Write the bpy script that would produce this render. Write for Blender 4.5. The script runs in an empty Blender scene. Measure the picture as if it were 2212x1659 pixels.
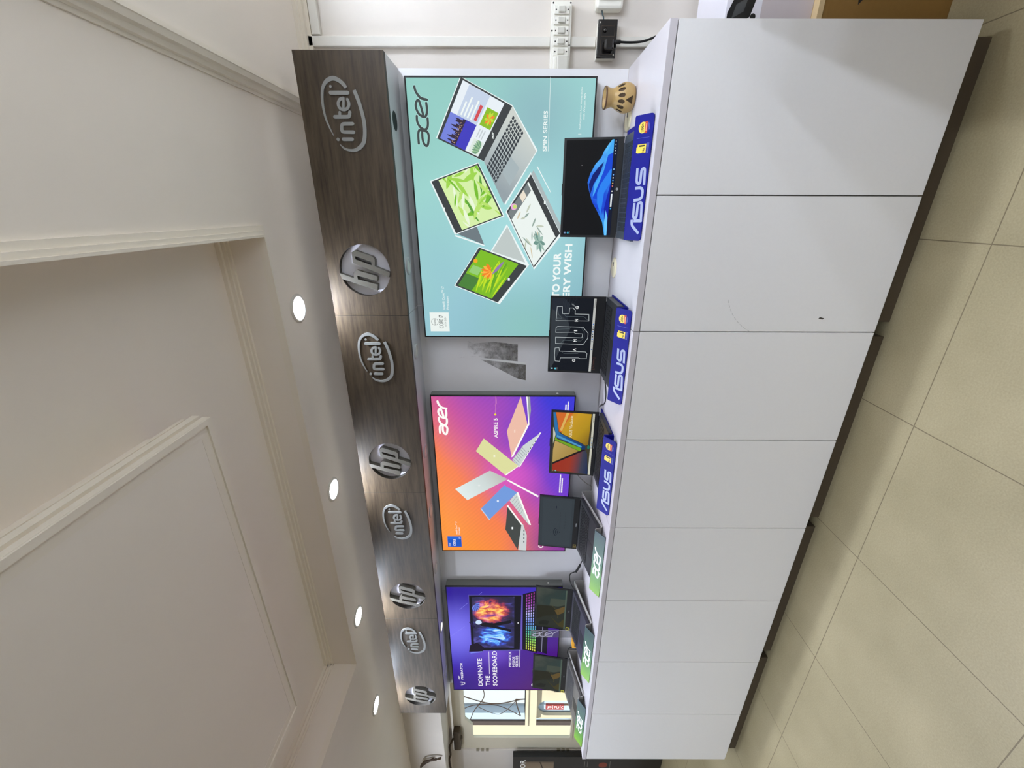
# Row of white display cabinets with laptops under a wooden canopy, seen by a camera held on its side.
import bpy, bmesh, math, random
from mathutils import Vector, Matrix
random.seed(7)
SC = bpy.context.scene
COL = SC.collection
EYE = 1.545            # lens height above the floor; z below is measured from the lens height

# ------------------------------------------------------------------ camera
F_PX, PHI, ROLL = 897.05, 0.3976, 0.0029
cam = bpy.data.cameras.new('camera'); cam.sensor_fit = 'HORIZONTAL'; cam.sensor_width = 36.0
cam.lens = 36.0 * F_PX / 2212.0; cam.clip_start = 0.02; cam.clip_end = 200
cam_o = bpy.data.objects.new('camera', cam); COL.objects.link(cam_o)
cp, sp = math.cos(PHI), math.sin(PHI)
Rv, Fv, Uv = Vector((cp, sp, 0)), Vector((-sp, cp, 0)), Vector((0, 0, 1))
R2 = Rv * math.cos(ROLL) + Uv * math.sin(ROLL)
U2 = Uv * math.cos(ROLL) - Rv * math.sin(ROLL)
cx, cy, cz = -U2, R2, -Fv
m = Matrix(((cx.x, cy.x, cz.x, 0), (cx.y, cy.y, cz.y, 0), (cx.z, cy.z, cz.z, EYE), (0, 0, 0, 1)))
cam_o.matrix_world = m
SC.camera = cam_o

# ------------------------------------------------------------------ world, sun, exposure
SC.view_settings.view_transform = 'Standard'; SC.view_settings.look = 'None'
SC.view_settings.gamma = 1.0; SC.view_settings.use_curve_mapping = False
SC.view_settings.exposure = 0.0
SC.cycles.diffuse_bounces = 8; SC.cycles.max_bounces = 14
SC.cycles.sample_clamp_indirect = 6.0
w = bpy.data.worlds.new('world'); SC.world = w; w.use_nodes = True
bg = w.node_tree.nodes['Background']; bg.inputs[0].default_value = (0.80, 0.89, 1.0, 1); bg.inputs[1].default_value = 1.0
sun = bpy.data.lights.new('sun', 'SUN'); sun.energy = 6.5; sun.angle = 0.01; sun.color = (1.0, 0.97, 0.95)
sun_o = bpy.data.objects.new('sun', sun); COL.objects.link(sun_o)
sun_o.rotation_euler = Vector((0.25, 0.75, -0.58)).to_track_quat('-Z', 'Y').to_euler()
d = bpy.data.lights.new('added_side_light', 'AREA'); d.shape = 'RECTANGLE'; d.size = 2.6; d.size_y = 2.0; d.energy = 32; d.color = (0.90, 0.94, 1.0)
o = bpy.data.objects.new('added_side_light', d); COL.objects.link(o); o.location = (3.16, -.3, EYE - .48); o.rotation_euler = (math.radians(90), 0, math.radians(90))   # added area lamp, acts as daylight through the made-up shopfront on the right
LAMP = 485.0           # radiance of the downlight lenses

# ------------------------------------------------------------------ materials
def lin(c):
    o = []
    for v in c[:3]:
        v /= 255.0
        o.append(v / 12.92 if v <= 0.04045 else ((v + 0.055) / 1.055) ** 2.4)
    return (o[0], o[1], o[2], 1.0)
_mats = {}
def nt(name):
    mt = bpy.data.materials.new(name); mt.use_nodes = True
    n = mt.node_tree; b = n.nodes['Principled BSDF']
    return mt, n, b
def M(name, rgb, rough=0.5, spec=0.5, metal=0.0, noise=0.0, scale=40.0, bump=0.0, coat=0.0, stretch=None):
    if name in _mats: return _mats[name]
    mt, n, b = nt(name); c = lin(rgb)
    b.inputs['Roughness'].default_value = rough; b.inputs['Metallic'].default_value = metal
    b.inputs['Specular IOR Level'].default_value = spec; b.inputs['Coat Weight'].default_value = coat
    b.inputs['Coat Roughness'].default_value = 0.15
    b.inputs['Base Color'].default_value = c
    if noise or bump:
        geo = n.nodes.new('ShaderNodeNewGeometry')
        mp = n.nodes.new('ShaderNodeMapping'); mp.inputs['Scale'].default_value = stretch or (1, 1, 1)
        n.links.new(geo.outputs['Position'], mp.inputs['Vector'])
        nz = n.nodes.new('ShaderNodeTexNoise'); nz.inputs['Scale'].default_value = scale; nz.inputs['Detail'].default_value = 5
        n.links.new(mp.outputs[0], nz.inputs['Vector'])
        if noise:
            mx = n.nodes.new('ShaderNodeMix'); mx.data_type = 'RGBA'
            mx.inputs[6].default_value = tuple(v * (1 - noise) for v in c[:3]) + (1,)
            mx.inputs[7].default_value = tuple(min(1, v * (1 + noise)) for v in c[:3]) + (1,)
            n.links.new(nz.outputs['Fac'], mx.inputs[0]); n.links.new(mx.outputs[2], b.inputs['Base Color'])
        if bump:
            bp = n.nodes.new('ShaderNodeBump'); bp.inputs['Strength'].default_value = bump; bp.inputs['Distance'].default_value = 0.002
            n.links.new(nz.outputs['Fac'], bp.inputs['Height']); n.links.new(bp.outputs[0], b.inputs['Normal'])
    _mats[name] = mt
    return mt
def E(name, rgb, s=1.0):
    if name in _mats: return _mats[name]
    mt, n, b = nt(name)
    b.inputs['Base Color'].default_value = (0.01, 0.01, 0.01, 1); b.inputs['Roughness'].default_value = 0.35
    b.inputs['Specular IOR Level'].default_value = 0.06
    b.inputs['Emission Color'].default_value = lin(rgb); b.inputs['Emission Strength'].default_value = s
    _mats[name] = mt
    return mt
def EG(name, stops, p0, p1, s=1.0, noise=0.0, nscale=3.0, glow=None, weave=0.0):
    """backlit print whose colours run from world point p0 to p1 (a printed blend); glow = (centre, radius, rgb, weight)"""
    mt, n, b = nt(name)
    b.inputs['Base Color'].default_value = (0.01, 0.01, 0.01, 1); b.inputs['Roughness'].default_value = 0.3
    b.inputs['Specular IOR Level'].default_value = 0.15
    geo = n.nodes.new('ShaderNodeNewGeometry')
    p0 = Vector((p0[0], p0[1], p0[2] + EYE)); p1 = Vector((p1[0], p1[1], p1[2] + EYE)); d = p1 - p0
    sub = n.nodes.new('ShaderNodeVectorMath'); sub.operation = 'SUBTRACT'; sub.inputs[1].default_value = p0
    n.links.new(geo.outputs['Position'], sub.inputs[0])
    dot = n.nodes.new('ShaderNodeVectorMath'); dot.operation = 'DOT_PRODUCT'; dot.inputs[1].default_value = d / d.length_squared
    n.links.new(sub.outputs[0], dot.inputs[0]); fac = dot.outputs['Value']
    if noise:
        nz = n.nodes.new('ShaderNodeTexNoise'); nz.inputs['Scale'].default_value = nscale; nz.inputs['Detail'].default_value = 1
        n.links.new(geo.outputs['Position'], nz.inputs['Vector'])
        ma = n.nodes.new('ShaderNodeMath'); ma.operation = 'MULTIPLY_ADD'; ma.inputs[1].default_value = noise
        n.links.new(nz.outputs['Fac'], ma.inputs[0]); n.links.new(fac, ma.inputs[2]); 
        mb = n.nodes.new('ShaderNodeMath'); mb.operation = 'SUBTRACT'; mb.inputs[1].default_value = noise * 0.5
        n.links.new(ma.outputs[0], mb.inputs[0]); fac = mb.outputs[0]
    cr = n.nodes.new('ShaderNodeValToRGB'); e = cr.color_ramp.elements
    while len(e) < len(stops): e.new(0.5)
    for i, (p, c) in enumerate(stops): e[i].position = p; e[i].color = lin(c)
    n.links.new(fac, cr.inputs[0]); out = cr.outputs[0]
    for gc, gr, gcol, gw in (glow or []):
        dist = n.nodes.new('ShaderNodeVectorMath'); dist.operation = 'DISTANCE'
        dist.inputs[1].default_value = (gc[0], gc[1], gc[2] + EYE); n.links.new(geo.outputs['Position'], dist.inputs[0])
        mr = n.nodes.new('ShaderNodeMapRange'); mr.interpolation_type = 'SMOOTHSTEP'
        mr.inputs['From Min'].default_value = gr; mr.inputs['From Max'].default_value = 0
        mr.inputs['To Min'].default_value = 0; mr.inputs['To Max'].default_value = gw
        n.links.new(dist.outputs['Value'], mr.inputs['Value'])
        mx = n.nodes.new('ShaderNodeMix'); mx.data_type = 'RGBA'; n.links.new(mr.outputs[0], mx.inputs[0])
        n.links.new(out, mx.inputs[6]); mx.inputs[7].default_value = lin(gcol); out = mx.outputs[2]
    if weave:
        wv = n.nodes.new('ShaderNodeTexWave'); wv.inputs['Scale'].default_value = 22; wv.bands_direction = 'DIAGONAL'
        n.links.new(geo.outputs['Position'], wv.inputs['Vector'])
        mx = n.nodes.new('ShaderNodeMix'); mx.data_type = 'RGBA'; mx.blend_type = 'MULTIPLY'; mx.inputs[0].default_value = weave
        n.links.new(out, mx.inputs[6]); n.links.new(wv.outputs['Color'], mx.inputs[7]); out = mx.outputs[2]
    n.links.new(out, b.inputs['Emission Color']); b.inputs['Emission Strength'].default_value = s
    _mats[name] = mt
    return mt
def glass(name, rgb=(255, 255, 255), rough=0.0, alpha=0.12):
    mt, n, b = nt(name)
    tr = n.nodes.new('ShaderNodeBsdfTransparent'); tr.inputs[0].default_value = lin(rgb)
    gl = n.nodes.new('ShaderNodeBsdfGlossy'); gl.inputs['Roughness'].default_value = rough
    mx = n.nodes.new('ShaderNodeMixShader'); mx.inputs[0].default_value = alpha
    n.links.new(tr.outputs[0], mx.inputs[1]); n.links.new(gl.outputs[0], mx.inputs[2])
    n.links.new(mx.outputs[0], n.nodes['Material Output'].inputs[0])
    return mt

def wood_mat():
    mt, n, b = nt('grey_brown_laminate')
    geo = n.nodes.new('ShaderNodeNewGeometry')
    mp = n.nodes.new('ShaderNodeMapping'); mp.inputs['Scale'].default_value = (2.2, 30, 30)
    n.links.new(geo.outputs['Position'], mp.inputs['Vector'])
    n1 = n.nodes.new('ShaderNodeTexNoise'); n1.inputs['Scale'].default_value = 2.4; n1.inputs['Detail'].default_value = 8; n1.inputs['Roughness'].default_value = 0.65
    n.links.new(mp.outputs[0], n1.inputs['Vector'])
    cr = n.nodes.new('ShaderNodeValToRGB'); e = cr.color_ramp.elements
    e[0].position = 0.30; e[0].color = lin((52, 43, 33)); e[1].position = 0.74; e[1].color = lin((86, 74, 59))
    n.links.new(n1.outputs['Fac'], cr.inputs[0]); n.links.new(cr.outputs[0], b.inputs['Base Color'])
    b.inputs['Roughness'].default_value = 0.42; b.inputs['Specular IOR Level'].default_value = 0.30
    return mt
def tile_mat():
    mt, n, b = nt('beige_floor_tile')
    geo = n.nodes.new('ShaderNodeNewGeometry')
    sep = n.nodes.new('ShaderNodeSeparateXYZ'); n.links.new(geo.outputs['Position'], sep.inputs[0])
    def grout(sock, off):
        a = n.nodes.new('ShaderNodeMath'); a.operation = 'SUBTRACT'; a.inputs[1].default_value = off; n.links.new(sock, a.inputs[0])
        d = n.nodes.new('ShaderNodeMath'); d.operation = 'DIVIDE'; d.inputs[1].default_value = 0.665; n.links.new(a.outputs[0], d.inputs[0])
        r = n.nodes.new('ShaderNodeMath'); r.operation = 'ROUND'; n.links.new(d.outputs[0], r.inputs[0])
        s = n.nodes.new('ShaderNodeMath'); s.operation = 'SUBTRACT'; n.links.new(d.outputs[0], s.inputs[0]); n.links.new(r.outputs[0], s.inputs[1])
        ab = n.nodes.new('ShaderNodeMath'); ab.operation = 'ABSOLUTE'; n.links.new(s.outputs[0], ab.inputs[0])
        lt = n.nodes.new('ShaderNodeMath'); lt.operation = 'LESS_THAN'; lt.inputs[1].default_value = 0.0028; n.links.new(ab.outputs[0], lt.inputs[0])
        return lt.outputs[0]
    gx, gy = grout(sep.outputs[0], -0.099), grout(sep.outputs[1], 1.41)
    mxm = n.nodes.new('ShaderNodeMath'); mxm.operation = 'MAXIMUM'; n.links.new(gx, mxm.inputs[0]); n.links.new(gy, mxm.inputs[1])
    nz = n.nodes.new('ShaderNodeTexNoise'); nz.inputs['Scale'].default_value = 170; nz.inputs['Detail'].default_value = 4
    n.links.new(geo.outputs['Position'], nz.inputs['Vector'])
    nb = n.nodes.new('ShaderNodeTexNoise'); nb.inputs['Scale'].default_value = 2.3; nb.inputs['Detail'].default_value = 3
    n.links.new(geo.outputs['Position'], nb.inputs['Vector'])
    ad = n.nodes.new('ShaderNodeMath'); ad.operation = 'MULTIPLY_ADD'; ad.inputs[1].default_value = 0.6
    n.links.new(nb.outputs['Fac'], ad.inputs[0]); 
    hf = n.nodes.new('ShaderNodeMath'); hf.operation = 'MULTIPLY'; hf.inputs[1].default_value = 0.4; n.links.new(nz.outputs['Fac'], hf.inputs[0])
    n.links.new(hf.outputs[0], ad.inputs[2])
    cr = n.nodes.new('ShaderNodeValToRGB'); e = cr.color_ramp.elements
    e[0].position = 0.34; e[0].color = lin((145, 134, 103)); e[1].position = 0.66; e[1].color = lin((170, 158, 126))
    n.links.new(ad.outputs[0], cr.inputs[0])
    mx = n.nodes.new('ShaderNodeMix'); mx.data_type = 'RGBA'; n.links.new(mxm.outputs[0], mx.inputs[0])
    n.links.new(cr.outputs[0], mx.inputs[6]); mx.inputs[7].default_value = lin((112, 100, 76))
    n.links.new(mx.outputs[2], b.inputs['Base Color'])
    b.inputs['Roughness'].default_value = 0.38; b.inputs['Specular IOR Level'].default_value = 0.4
    return mt

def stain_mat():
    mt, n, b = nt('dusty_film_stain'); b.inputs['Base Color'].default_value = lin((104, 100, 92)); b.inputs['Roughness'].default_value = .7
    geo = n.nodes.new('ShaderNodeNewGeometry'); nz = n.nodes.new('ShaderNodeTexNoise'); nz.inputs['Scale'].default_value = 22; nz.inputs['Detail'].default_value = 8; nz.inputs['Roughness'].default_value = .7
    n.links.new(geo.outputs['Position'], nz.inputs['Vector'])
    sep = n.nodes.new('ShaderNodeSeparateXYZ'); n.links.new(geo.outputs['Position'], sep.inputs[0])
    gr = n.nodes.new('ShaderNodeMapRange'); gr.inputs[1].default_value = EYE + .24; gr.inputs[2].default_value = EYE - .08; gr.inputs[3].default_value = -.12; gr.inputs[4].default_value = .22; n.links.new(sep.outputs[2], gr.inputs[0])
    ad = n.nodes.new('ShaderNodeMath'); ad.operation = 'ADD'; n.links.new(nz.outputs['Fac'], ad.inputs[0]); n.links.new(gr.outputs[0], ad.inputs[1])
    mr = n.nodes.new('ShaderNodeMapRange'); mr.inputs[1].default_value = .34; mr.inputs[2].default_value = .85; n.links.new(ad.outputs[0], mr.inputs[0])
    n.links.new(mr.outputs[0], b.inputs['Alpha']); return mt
WOOD, TILE = wood_mat(), tile_mat()
CEIL = M('cream_ceiling_paint', (241, 233, 222), 0.85, 0.2, noise=0.03, scale=3)
WALL = M('white_wall_paint', (222, 215, 206), 0.75, 0.3, noise=0.05, scale=6, bump=0.15)
WHITE = M('white_laminate', (238, 237, 236), 0.32, 0.5, noise=0.015, scale=90)
TOPW = M('white_worktop_laminate', (208, 203, 207), 0.28, 0.5, noise=0.05, scale=7)
PANEL = M('glossy_white_panel', (236, 236, 238), 0.2, 0.35, noise=0.03, scale=5)
SOFF = M('pale_grey_laminate', (205, 207, 212), 0.35, 0.5)
EDGE = M('dark_board_edge', (60, 56, 50), 0.7)
PLINTH = M('brown_plinth', (82, 70, 54), 0.5, noise=0.1, scale=12)
BLACK = M('black_plastic', (18, 18, 19), 0.45)
GLOSSBLACK = M('glossy_black_plastic', (14, 11, 10), 0.12, 0.6)
DARKMET = M('dark_laptop_metal', (34, 35, 38), 0.38, 0.5)
GREYMET = M('grey_laptop_metal', (92, 98, 108), 0.38, 0.5, 0.6)
KEYS = M('dark_keys', (36, 38, 42), 0.55)
KEYB = M('black_keys', (16, 16, 18), 0.5)
BLUE = M('blue_acrylic', (13, 17, 124), 0.55, 0.2)
SILVER = M('brushed_silver', (182, 180, 174), 0.4, 0.5, 0.25)
PLW = M('white_plastic', (236, 234, 224), 0.4)
PLG = M('grey_plastic', (205, 203, 192), 0.45)
PRINTW = M('pale_print', (158, 168, 198), 0.4)
WHITEP = M('white_print', (245, 247, 245), 0.4)
LETTER = M('pale_grey_acrylic', (136, 137, 134), 0.45)
LEDGE = M('casing_grey', (120, 122, 118), 0.5)
CASEB = M('casing_black', (24, 24, 24), 0.5)
RUBBER = M('black_rubber', (16, 16, 16), 0.6)

# ------------------------------------------------------------------ mesh building
class MB:
    def __init__(self): self.v = []; self.f = []; self.mi = []; self.mats = []; self.sm = []
    def slot(self, mt):
        if mt not in self.mats: self.mats.append(mt)
        return self.mats.index(mt)
    def add(self, vs, fs, mt, smooth=False):
        b = len(self.v); self.v += [tuple(p) for p in vs]; k = self.slot(mt)
        for f in fs: self.f.append([i + b for i in f]); self.mi.append(k); self.sm.append(smooth)
        return self
    def box(self, x0, x1, y0, y1, z0, z1, mt):
        vs = [(x, y, z) for z in (z0, z1) for y in (y0, y1) for x in (x0, x1)]
        return self.add(vs, [(0, 2, 3, 1), (4, 5, 7, 6), (0, 1, 5, 4), (2, 6, 7, 3), (0, 4, 6, 2), (1, 3, 7, 5)], mt)
    def poly(self, pts, mt): return self.add(pts, [list(range(len(pts)))], mt)
    def prism(self, pts, off, mt):
        """closed prism: polygon pts moved by off"""
        n = len(pts); q = [tuple(Vector(p) + Vector(off)) for p in pts]
        fs = [list(range(n)), list(range(2 * n - 1, n - 1, -1))] + [[i, i + n, (i + 1) % n + n, (i + 1) % n] for i in range(n)]
        return self.add(list(pts) + q, fs, mt)
    def fbox(self, fr, a0, a1, b0, b1, c0, c1, mt):
        o, u, v, n = fr
        vs = [o + u * a + v * b + n * c for c in (c0, c1) for b in (b0, b1) for a in (a0, a1)]
        return self.add(vs, [(0, 2, 3, 1), (4, 5, 7, 6), (0, 1, 5, 4), (2, 6, 7, 3), (0, 4, 6, 2), (1, 3, 7, 5)], mt)
    def tube(self, pts, r, mt, seg=8):
        pts = smooth_path([Vector(p) for p in pts], 6); vs, fs = [], []
        for i, p in enumerate(pts):
            t = (pts[min(i + 1, len(pts) - 1)] - pts[max(i - 1, 0)]).normalized()
            a = t.cross(Vector((0, 0, 1)) if abs(t.z) < 0.9 else Vector((1, 0, 0))).normalized(); b = t.cross(a)
            for k in range(seg):
                an = 2 * math.pi * k / seg; vs.append(p + a * (r * math.cos(an)) + b * (r * math.sin(an)))
        for i in range(len(pts) - 1):
            for k in range(seg):
                fs.append((i * seg + k, i * seg + (k + 1) % seg, (i + 1) * seg + (k + 1) % seg, (i + 1) * seg + k))
        fs += [list(range(seg))[::-1], list(range((len(pts) - 1) * seg, len(pts) * seg))]
        return self.add(vs, fs, mt, True)
    def lathe(self, prof, c, mt, seg=32, axis='z', keep=None):
        vs, fs = [], []
        for r, h in prof:
            for k in range(seg):
                a = 2 * math.pi * k / seg; x, y = r * math.cos(a), r * math.sin(a)
                vs.append((c[0] + x, c[1] + y, c[2] + h) if axis == 'z' else ((c[0] + x, c[1] + h, c[2] + y) if axis == 'y' else (c[0] + h, c[1] + x, c[2] + y)))
        for i in range(len(prof) - 1):
            for k in range(seg):
                if keep and not keep((k + 0.5) / seg, i): continue
                fs.append((i * seg + k, i * seg + (k + 1) % seg, (i + 1) * seg + (k + 1) % seg, (i + 1) * seg + k))
        return self.add(vs, fs, mt, True)
    def build(self, name, parent=None, bevel=0.0, weld=False, solid=0.0):
        me = bpy.data.meshes.new(name)
        off = parent['_o'] if parent is not None and '_o' in parent else (0, 0, 0)
        if parent is not None and '_o' not in parent and parent.get('_po') is not None: off = parent['_po']
        me.from_pydata([(x - off[0], y - off[1], z + EYE - off[2]) for x, y, z in self.v], [], self.f)
        for mt in self.mats: me.materials.append(mt)
        me.polygons.foreach_set('material_index', self.mi)
        me.polygons.foreach_set('use_smooth', self.sm)
        bm = bmesh.new(); bm.from_mesh(me)
        if weld: bmesh.ops.remove_doubles(bm, verts=bm.verts, dist=1e-5)
        bmesh.ops.recalc_face_normals(bm, faces=bm.faces)
        bm.to_mesh(me); bm.free(); me.update()
        o = bpy.data.objects.new(name, me); COL.objects.link(o)
        if parent is not None: o.parent = parent; o['_po'] = off
        if bevel:
            md = o.modifiers.new('bevel', 'BEVEL'); md.width = bevel; md.segments = 2; md.limit_method = 'ANGLE'; md.harden_normals = False
        if solid:
            md = o.modifiers.new('thick', 'SOLIDIFY'); md.thickness = solid; md.offset = 0
        return o
def rounded(p, r):
    out = [tuple(p[0][:2])]
    for i in range(1, len(p) - 1):
        b_ = Vector(p[i][:2]); u = Vector(p[i - 1][:2]) - b_; v = Vector(p[i + 1][:2]) - b_
        q0 = b_ + u * min(.48, r / u.length); q1 = b_ + v * min(.48, r / v.length)
        for k in range(6): t = k / 5; w_ = q0 * (1 - t) ** 2 + b_ * (2 * t * (1 - t)) + q1 * t ** 2; out.append((w_.x, w_.y))
    return out + [tuple(p[-1][:2])]
def smooth_path(p, n):
    if len(p) < 3: return p
    out = []
    for i in range(len(p) - 1):
        a, b, c, d = p[max(i - 1, 0)], p[i], p[i + 1], p[min(i + 2, len(p) - 1)]
        for k in range(n):
            t = k / n
            out.append(0.5 * ((2 * b) + (c - a) * t + (2 * a - 5 * b + 4 * c - d) * t * t + (3 * b - a - 3 * c + d) * t ** 3))
    return out + [p[-1]]
def thing(name, label, cat, loc, group=None):
    o = bpy.data.objects.new(name, None); COL.objects.link(o); o.empty_display_size = 0.1
    o.location = (loc[0], loc[1], loc[2] + EYE); o['_o'] = (loc[0], loc[1], loc[2] + EYE)
    o['label'] = label; o['category'] = cat
    if group: o['group'] = group
    return o
def tag(o, label, cat, group=None):
    o['label'] = label; o['category'] = cat
    if group: o['group'] = group
    return o
def struct(o): o['kind'] = 'structure'; return o
def copy_tree(o, d, parent=None):
    c = o.copy(); COL.objects.link(c); c.parent = parent
    if parent is None: c.location = Vector(o.location) + Vector(d)
    for ch in [x for x in bpy.data.objects if x.parent == o]: copy_tree(ch, d, c)
    return c
def fill2d(outer, holes=()):
    """triangles of a 2D outline with holes"""
    bm = bmesh.new(); 
    for loop in [outer] + list(holes):
        vs = [bm.verts.new((p[0], p[1], 0)) for p in loop]
        for i in range(len(vs)): bm.edges.new((vs[i], vs[(i + 1) % len(vs)]))
    bmesh.ops.triangle_fill(bm, use_beauty=True, use_dissolve=False, edges=bm.edges)
    bm.verts.index_update(); v = [(q.co.x, q.co.y) for q in bm.verts]; f = [[q.index for q in fc.verts] for fc in bm.faces]; bm.free()
    return v, f
def plate(mb, outer, holes, fn, depth, mt, side=None):
    """flat plate with holes; fn(a,b,c) maps plane coords to the place; c runs from 0 (front) to depth"""
    v, f = fill2d(outer, holes)
    mb.add([fn(a, b, 0) for a, b in v], f, mt); mb.add([fn(a, b, depth) for a, b in v], [q[::-1] for q in f], mt)
    for loop in [outer] + list(holes):
        n = len(loop); vs = [fn(a, b, 0) for a, b in loop] + [fn(a, b, depth) for a, b in loop]
        mb.add(vs, [[i, (i + 1) % n, (i + 1) % n + n, i + n] for i in range(n)], side or mt)
def circ(a, b, r, n=48, rb=None): return [(a + r * math.cos(2 * math.pi * i / n), b + (rb or r) * math.sin(2 * math.pi * i / n)) for i in range(n)]
_tc = {}
def text2d(s, bold=0.0, shear=0.0):
    k = (s, bold, shear)
    if k not in _tc:
        cu = bpy.data.curves.new('t', 'FONT'); cu.body = s; cu.size = 1; cu.offset = bold; cu.shear = shear; cu.resolution_u = 3
        ob = bpy.data.objects.new('t', cu); COL.objects.link(ob)
        dg = bpy.context.evaluated_depsgraph_get(); me = ob.evaluated_get(dg).to_mesh()
        vs = [(q.co.x, q.co.y) for q in me.vertices]; fs = [list(p.vertices) for p in me.polygons]
        ob.evaluated_get(dg).to_mesh_clear(); bpy.data.objects.remove(ob); bpy.data.curves.remove(cu)
        _tc[k] = (vs, fs)
    return _tc[k]
class Canvas:
    """a flat printed face: shapes laid in thin layers on one plane, all in one mesh"""
    def __init__(self, o, u=(1, 0, 0), v=(0, 0, 1), n=(0, -1, 0), step=0.000025):
        self.o, self.u, self.v, self.n = Vector(o), Vector(u), Vector(v), Vector(n); self.mb = MB(); self.step = step; self.l = 0
    def P(self, a, b, l=None): return self.o + self.u * a + self.v * b + self.n * ((self.l if l is None else l) * self.step)
    def poly(self, pts, mt):
        self.l += 1; self.mb.add([self.P(a, b) for a, b in pts], [list(range(len(pts)))], mt); return self
    def rect(self, a0, a1, b0, b1, mt): return self.poly([(a0, b0), (a1, b0), (a1, b1), (a0, b1)], mt)
    def circle(self, a, b, r, mt, n=28, rb=None): return self.poly(circ(a, b, r, n, rb), mt)
    def tris(self, v, f, mt): self.l += 1; self.mb.add([self.P(a, b) for a, b in v], f, mt); return self
    def ring(self, a, b, r, w, mt, n=32, a0=0, a1=2 * math.pi):
        pts = [(a + r * math.cos(a0 + (a1 - a0) * i / n), b + r * math.sin(a0 + (a1 - a0) * i / n)) for i in range(n + 1)]
        return self.stroke(pts, w, mt, sm=0, cap=False)
    def text(self, s, a0, a1, b0, b1, mt, bold=0.0, shear=0.0):
        vs, fs = text2d(s, 0.0, shear); xs = [p[0] for p in vs]; ys = [p[1] for p in vs]
        x0, x1, y0, y1 = min(xs), max(xs), min(ys), max(ys); k = bold * (b1 - b0) * 1.3
        for dx, dy in (((-1, -1), (1, 1), (-1, 1), (1, -1)) if bold else ((0, 0),)):
            self.l += 1
            self.mb.add([self.P(a0 + k + (x - x0) / (x1 - x0) * (a1 - a0 - 2 * k) + dx * k, b0 + k + (y - y0) / (y1 - y0) * (b1 - b0 - 2 * k) + dy * k) for x, y in vs], fs, mt)
        return self
    def stroke(self, pts, wd, mt, sm=5, closed=False, cap=True):
        self.l += 1; ribbon(lambda a, b: self.P(a, b), self.mb, pts, wd, mt, sm, closed, cap); return self
def ribbon(fn, mb, pts, wd, mt, sm=5, closed=False, cap=True, depth=None):
    P = [Vector((p[0], p[1], p[2] if len(p) > 2 else wd)) for p in pts]
    if closed: P = P + [P[0]]
    if sm and len(P) > 2: P = smooth_path(P, sm)
    n = len(P); L, Rr = [], []
    for i in range(n):
        pv = P[i - 1] if i else (P[n - 2] if closed else P[0]); nx = P[i + 1] if i < n - 1 else (P[1] if closed else P[n - 1])
        d1 = Vector((P[i].x - pv.x, P[i].y - pv.y)); d2 = Vector((nx.x - P[i].x, nx.y - P[i].y))
        if d1.length < 1e-9: d1 = d2
        if d2.length < 1e-9: d2 = d1
        d1.normalize(); d2.normalize(); t = d1 + d2
        if t.length < 1e-6: t = d1
        t.normalize(); nn = Vector((-t.y, t.x)); c = max(0.5, abs(nn.dot(Vector((-d1.y, d1.x)))))
        h = P[i].z / 2 / c
        L.append((P[i].x + nn.x * h, P[i].y + nn.y * h)); Rr.append((P[i].x - nn.x * h, P[i].y - nn.y * h))
    if cap and not closed:
        def arc(c, ax, s):
            r = c.z / 2; b = math.atan2(ax.y, ax.x)
            return [(c.x + r * math.cos(b + s * math.pi * k / 6), c.y + r * math.sin(b + s * math.pi * k / 6)) for k in range(1, 6)]
        sd = Vector((L[0][0] - P[0].x, L[0][1] - P[0].y)); ed = Vector((Rr[-1][0] - P[-1].x, Rr[-1][1] - P[-1].y))
        caps = [(P[0], arc(P[0], sd, 1), L[0], Rr[0]), (P[-1], arc(P[-1], ed, 1), Rr[-1], L[-1])]
    else: caps = []
    def put(vs, fs):
        if depth is None: mb.add([fn(a, b) for a, b in vs], fs, mt)
        else:
            k = len(vs); mb.add([fn(a, b, 0) for a, b in vs] + [fn(a, b, depth) for a, b in vs], fs, mt)
    vs = L + Rr; fs = [(i, i + 1, n + i + 1, n + i) for i in range(n - 1)]
    if depth is not None:
        k = len(vs)
        fs = fs + [(i, k + i, k + i + 1, i + 1) for i in range(n - 1)] + [(n + i, n + i + 1, k + n + i + 1, k + n + i) for i in range(n - 1)]
        fs += [(0, n, k + n, k), (n - 1, k + n - 1, k + 2 * n - 1, 2 * n - 1)]
    put(vs, fs)
    for c, a, s, e in caps:
        ol = [s] + a + [e]; m_ = len(ol)
        if depth is None: put(ol, [list(range(m_))])
        else: put(ol, [list(range(m_))] + [[i, i + 1, m_ + i + 1, m_ + i] for i in range(m_ - 1)])
def quad(c):
    """corner list (tl, tr, br, bl) -> function (s, t) with s to the right and t downward"""
    return lambda s, t: tuple((c[0][k] * (1 - s) + c[1][k] * s) * (1 - t) + (c[3][k] * (1 - s) + c[2][k] * s) * t for k in (0, 1))
OVAL_STROKES = [([(-0.0845, 0.0152),(-0.0844, -0.0201)], 0.0127),([(-0.0601, -0.0291),(-0.0599, 0.0145),(-0.0536, 0.0167),(-0.0382, 0.0143),(-0.032, 0.0102),(-0.0313, -0.0291)], 0.012),([(-0.0084, 0.0366),(-0.0083, -0.0142),(-0.0052, -0.0213),(0.0068, -0.0243)], 0.0123),([(-0.0071, 0.0167),(0.0061, 0.015)], 0.0102),([(0.0202, -0.0016),(0.0505, -0.0057)], 0.0091),([(0.0526, -0.006),(0.0487, 0.0079),(0.0349, 0.0168),(0.0201, 0.0124),(0.0149, -0.0022),(0.0202, -0.0174),(0.0341, -0.0251),(0.0488, -0.0211)], 0.0106),([(0.0701, 0.0401),(0.0702, -0.025)], 0.0132)]
OVAL_DOTS = [(-0.0849, 0.0363, 0.006),(0.0904, 0.0373, 0.0049)]
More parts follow.
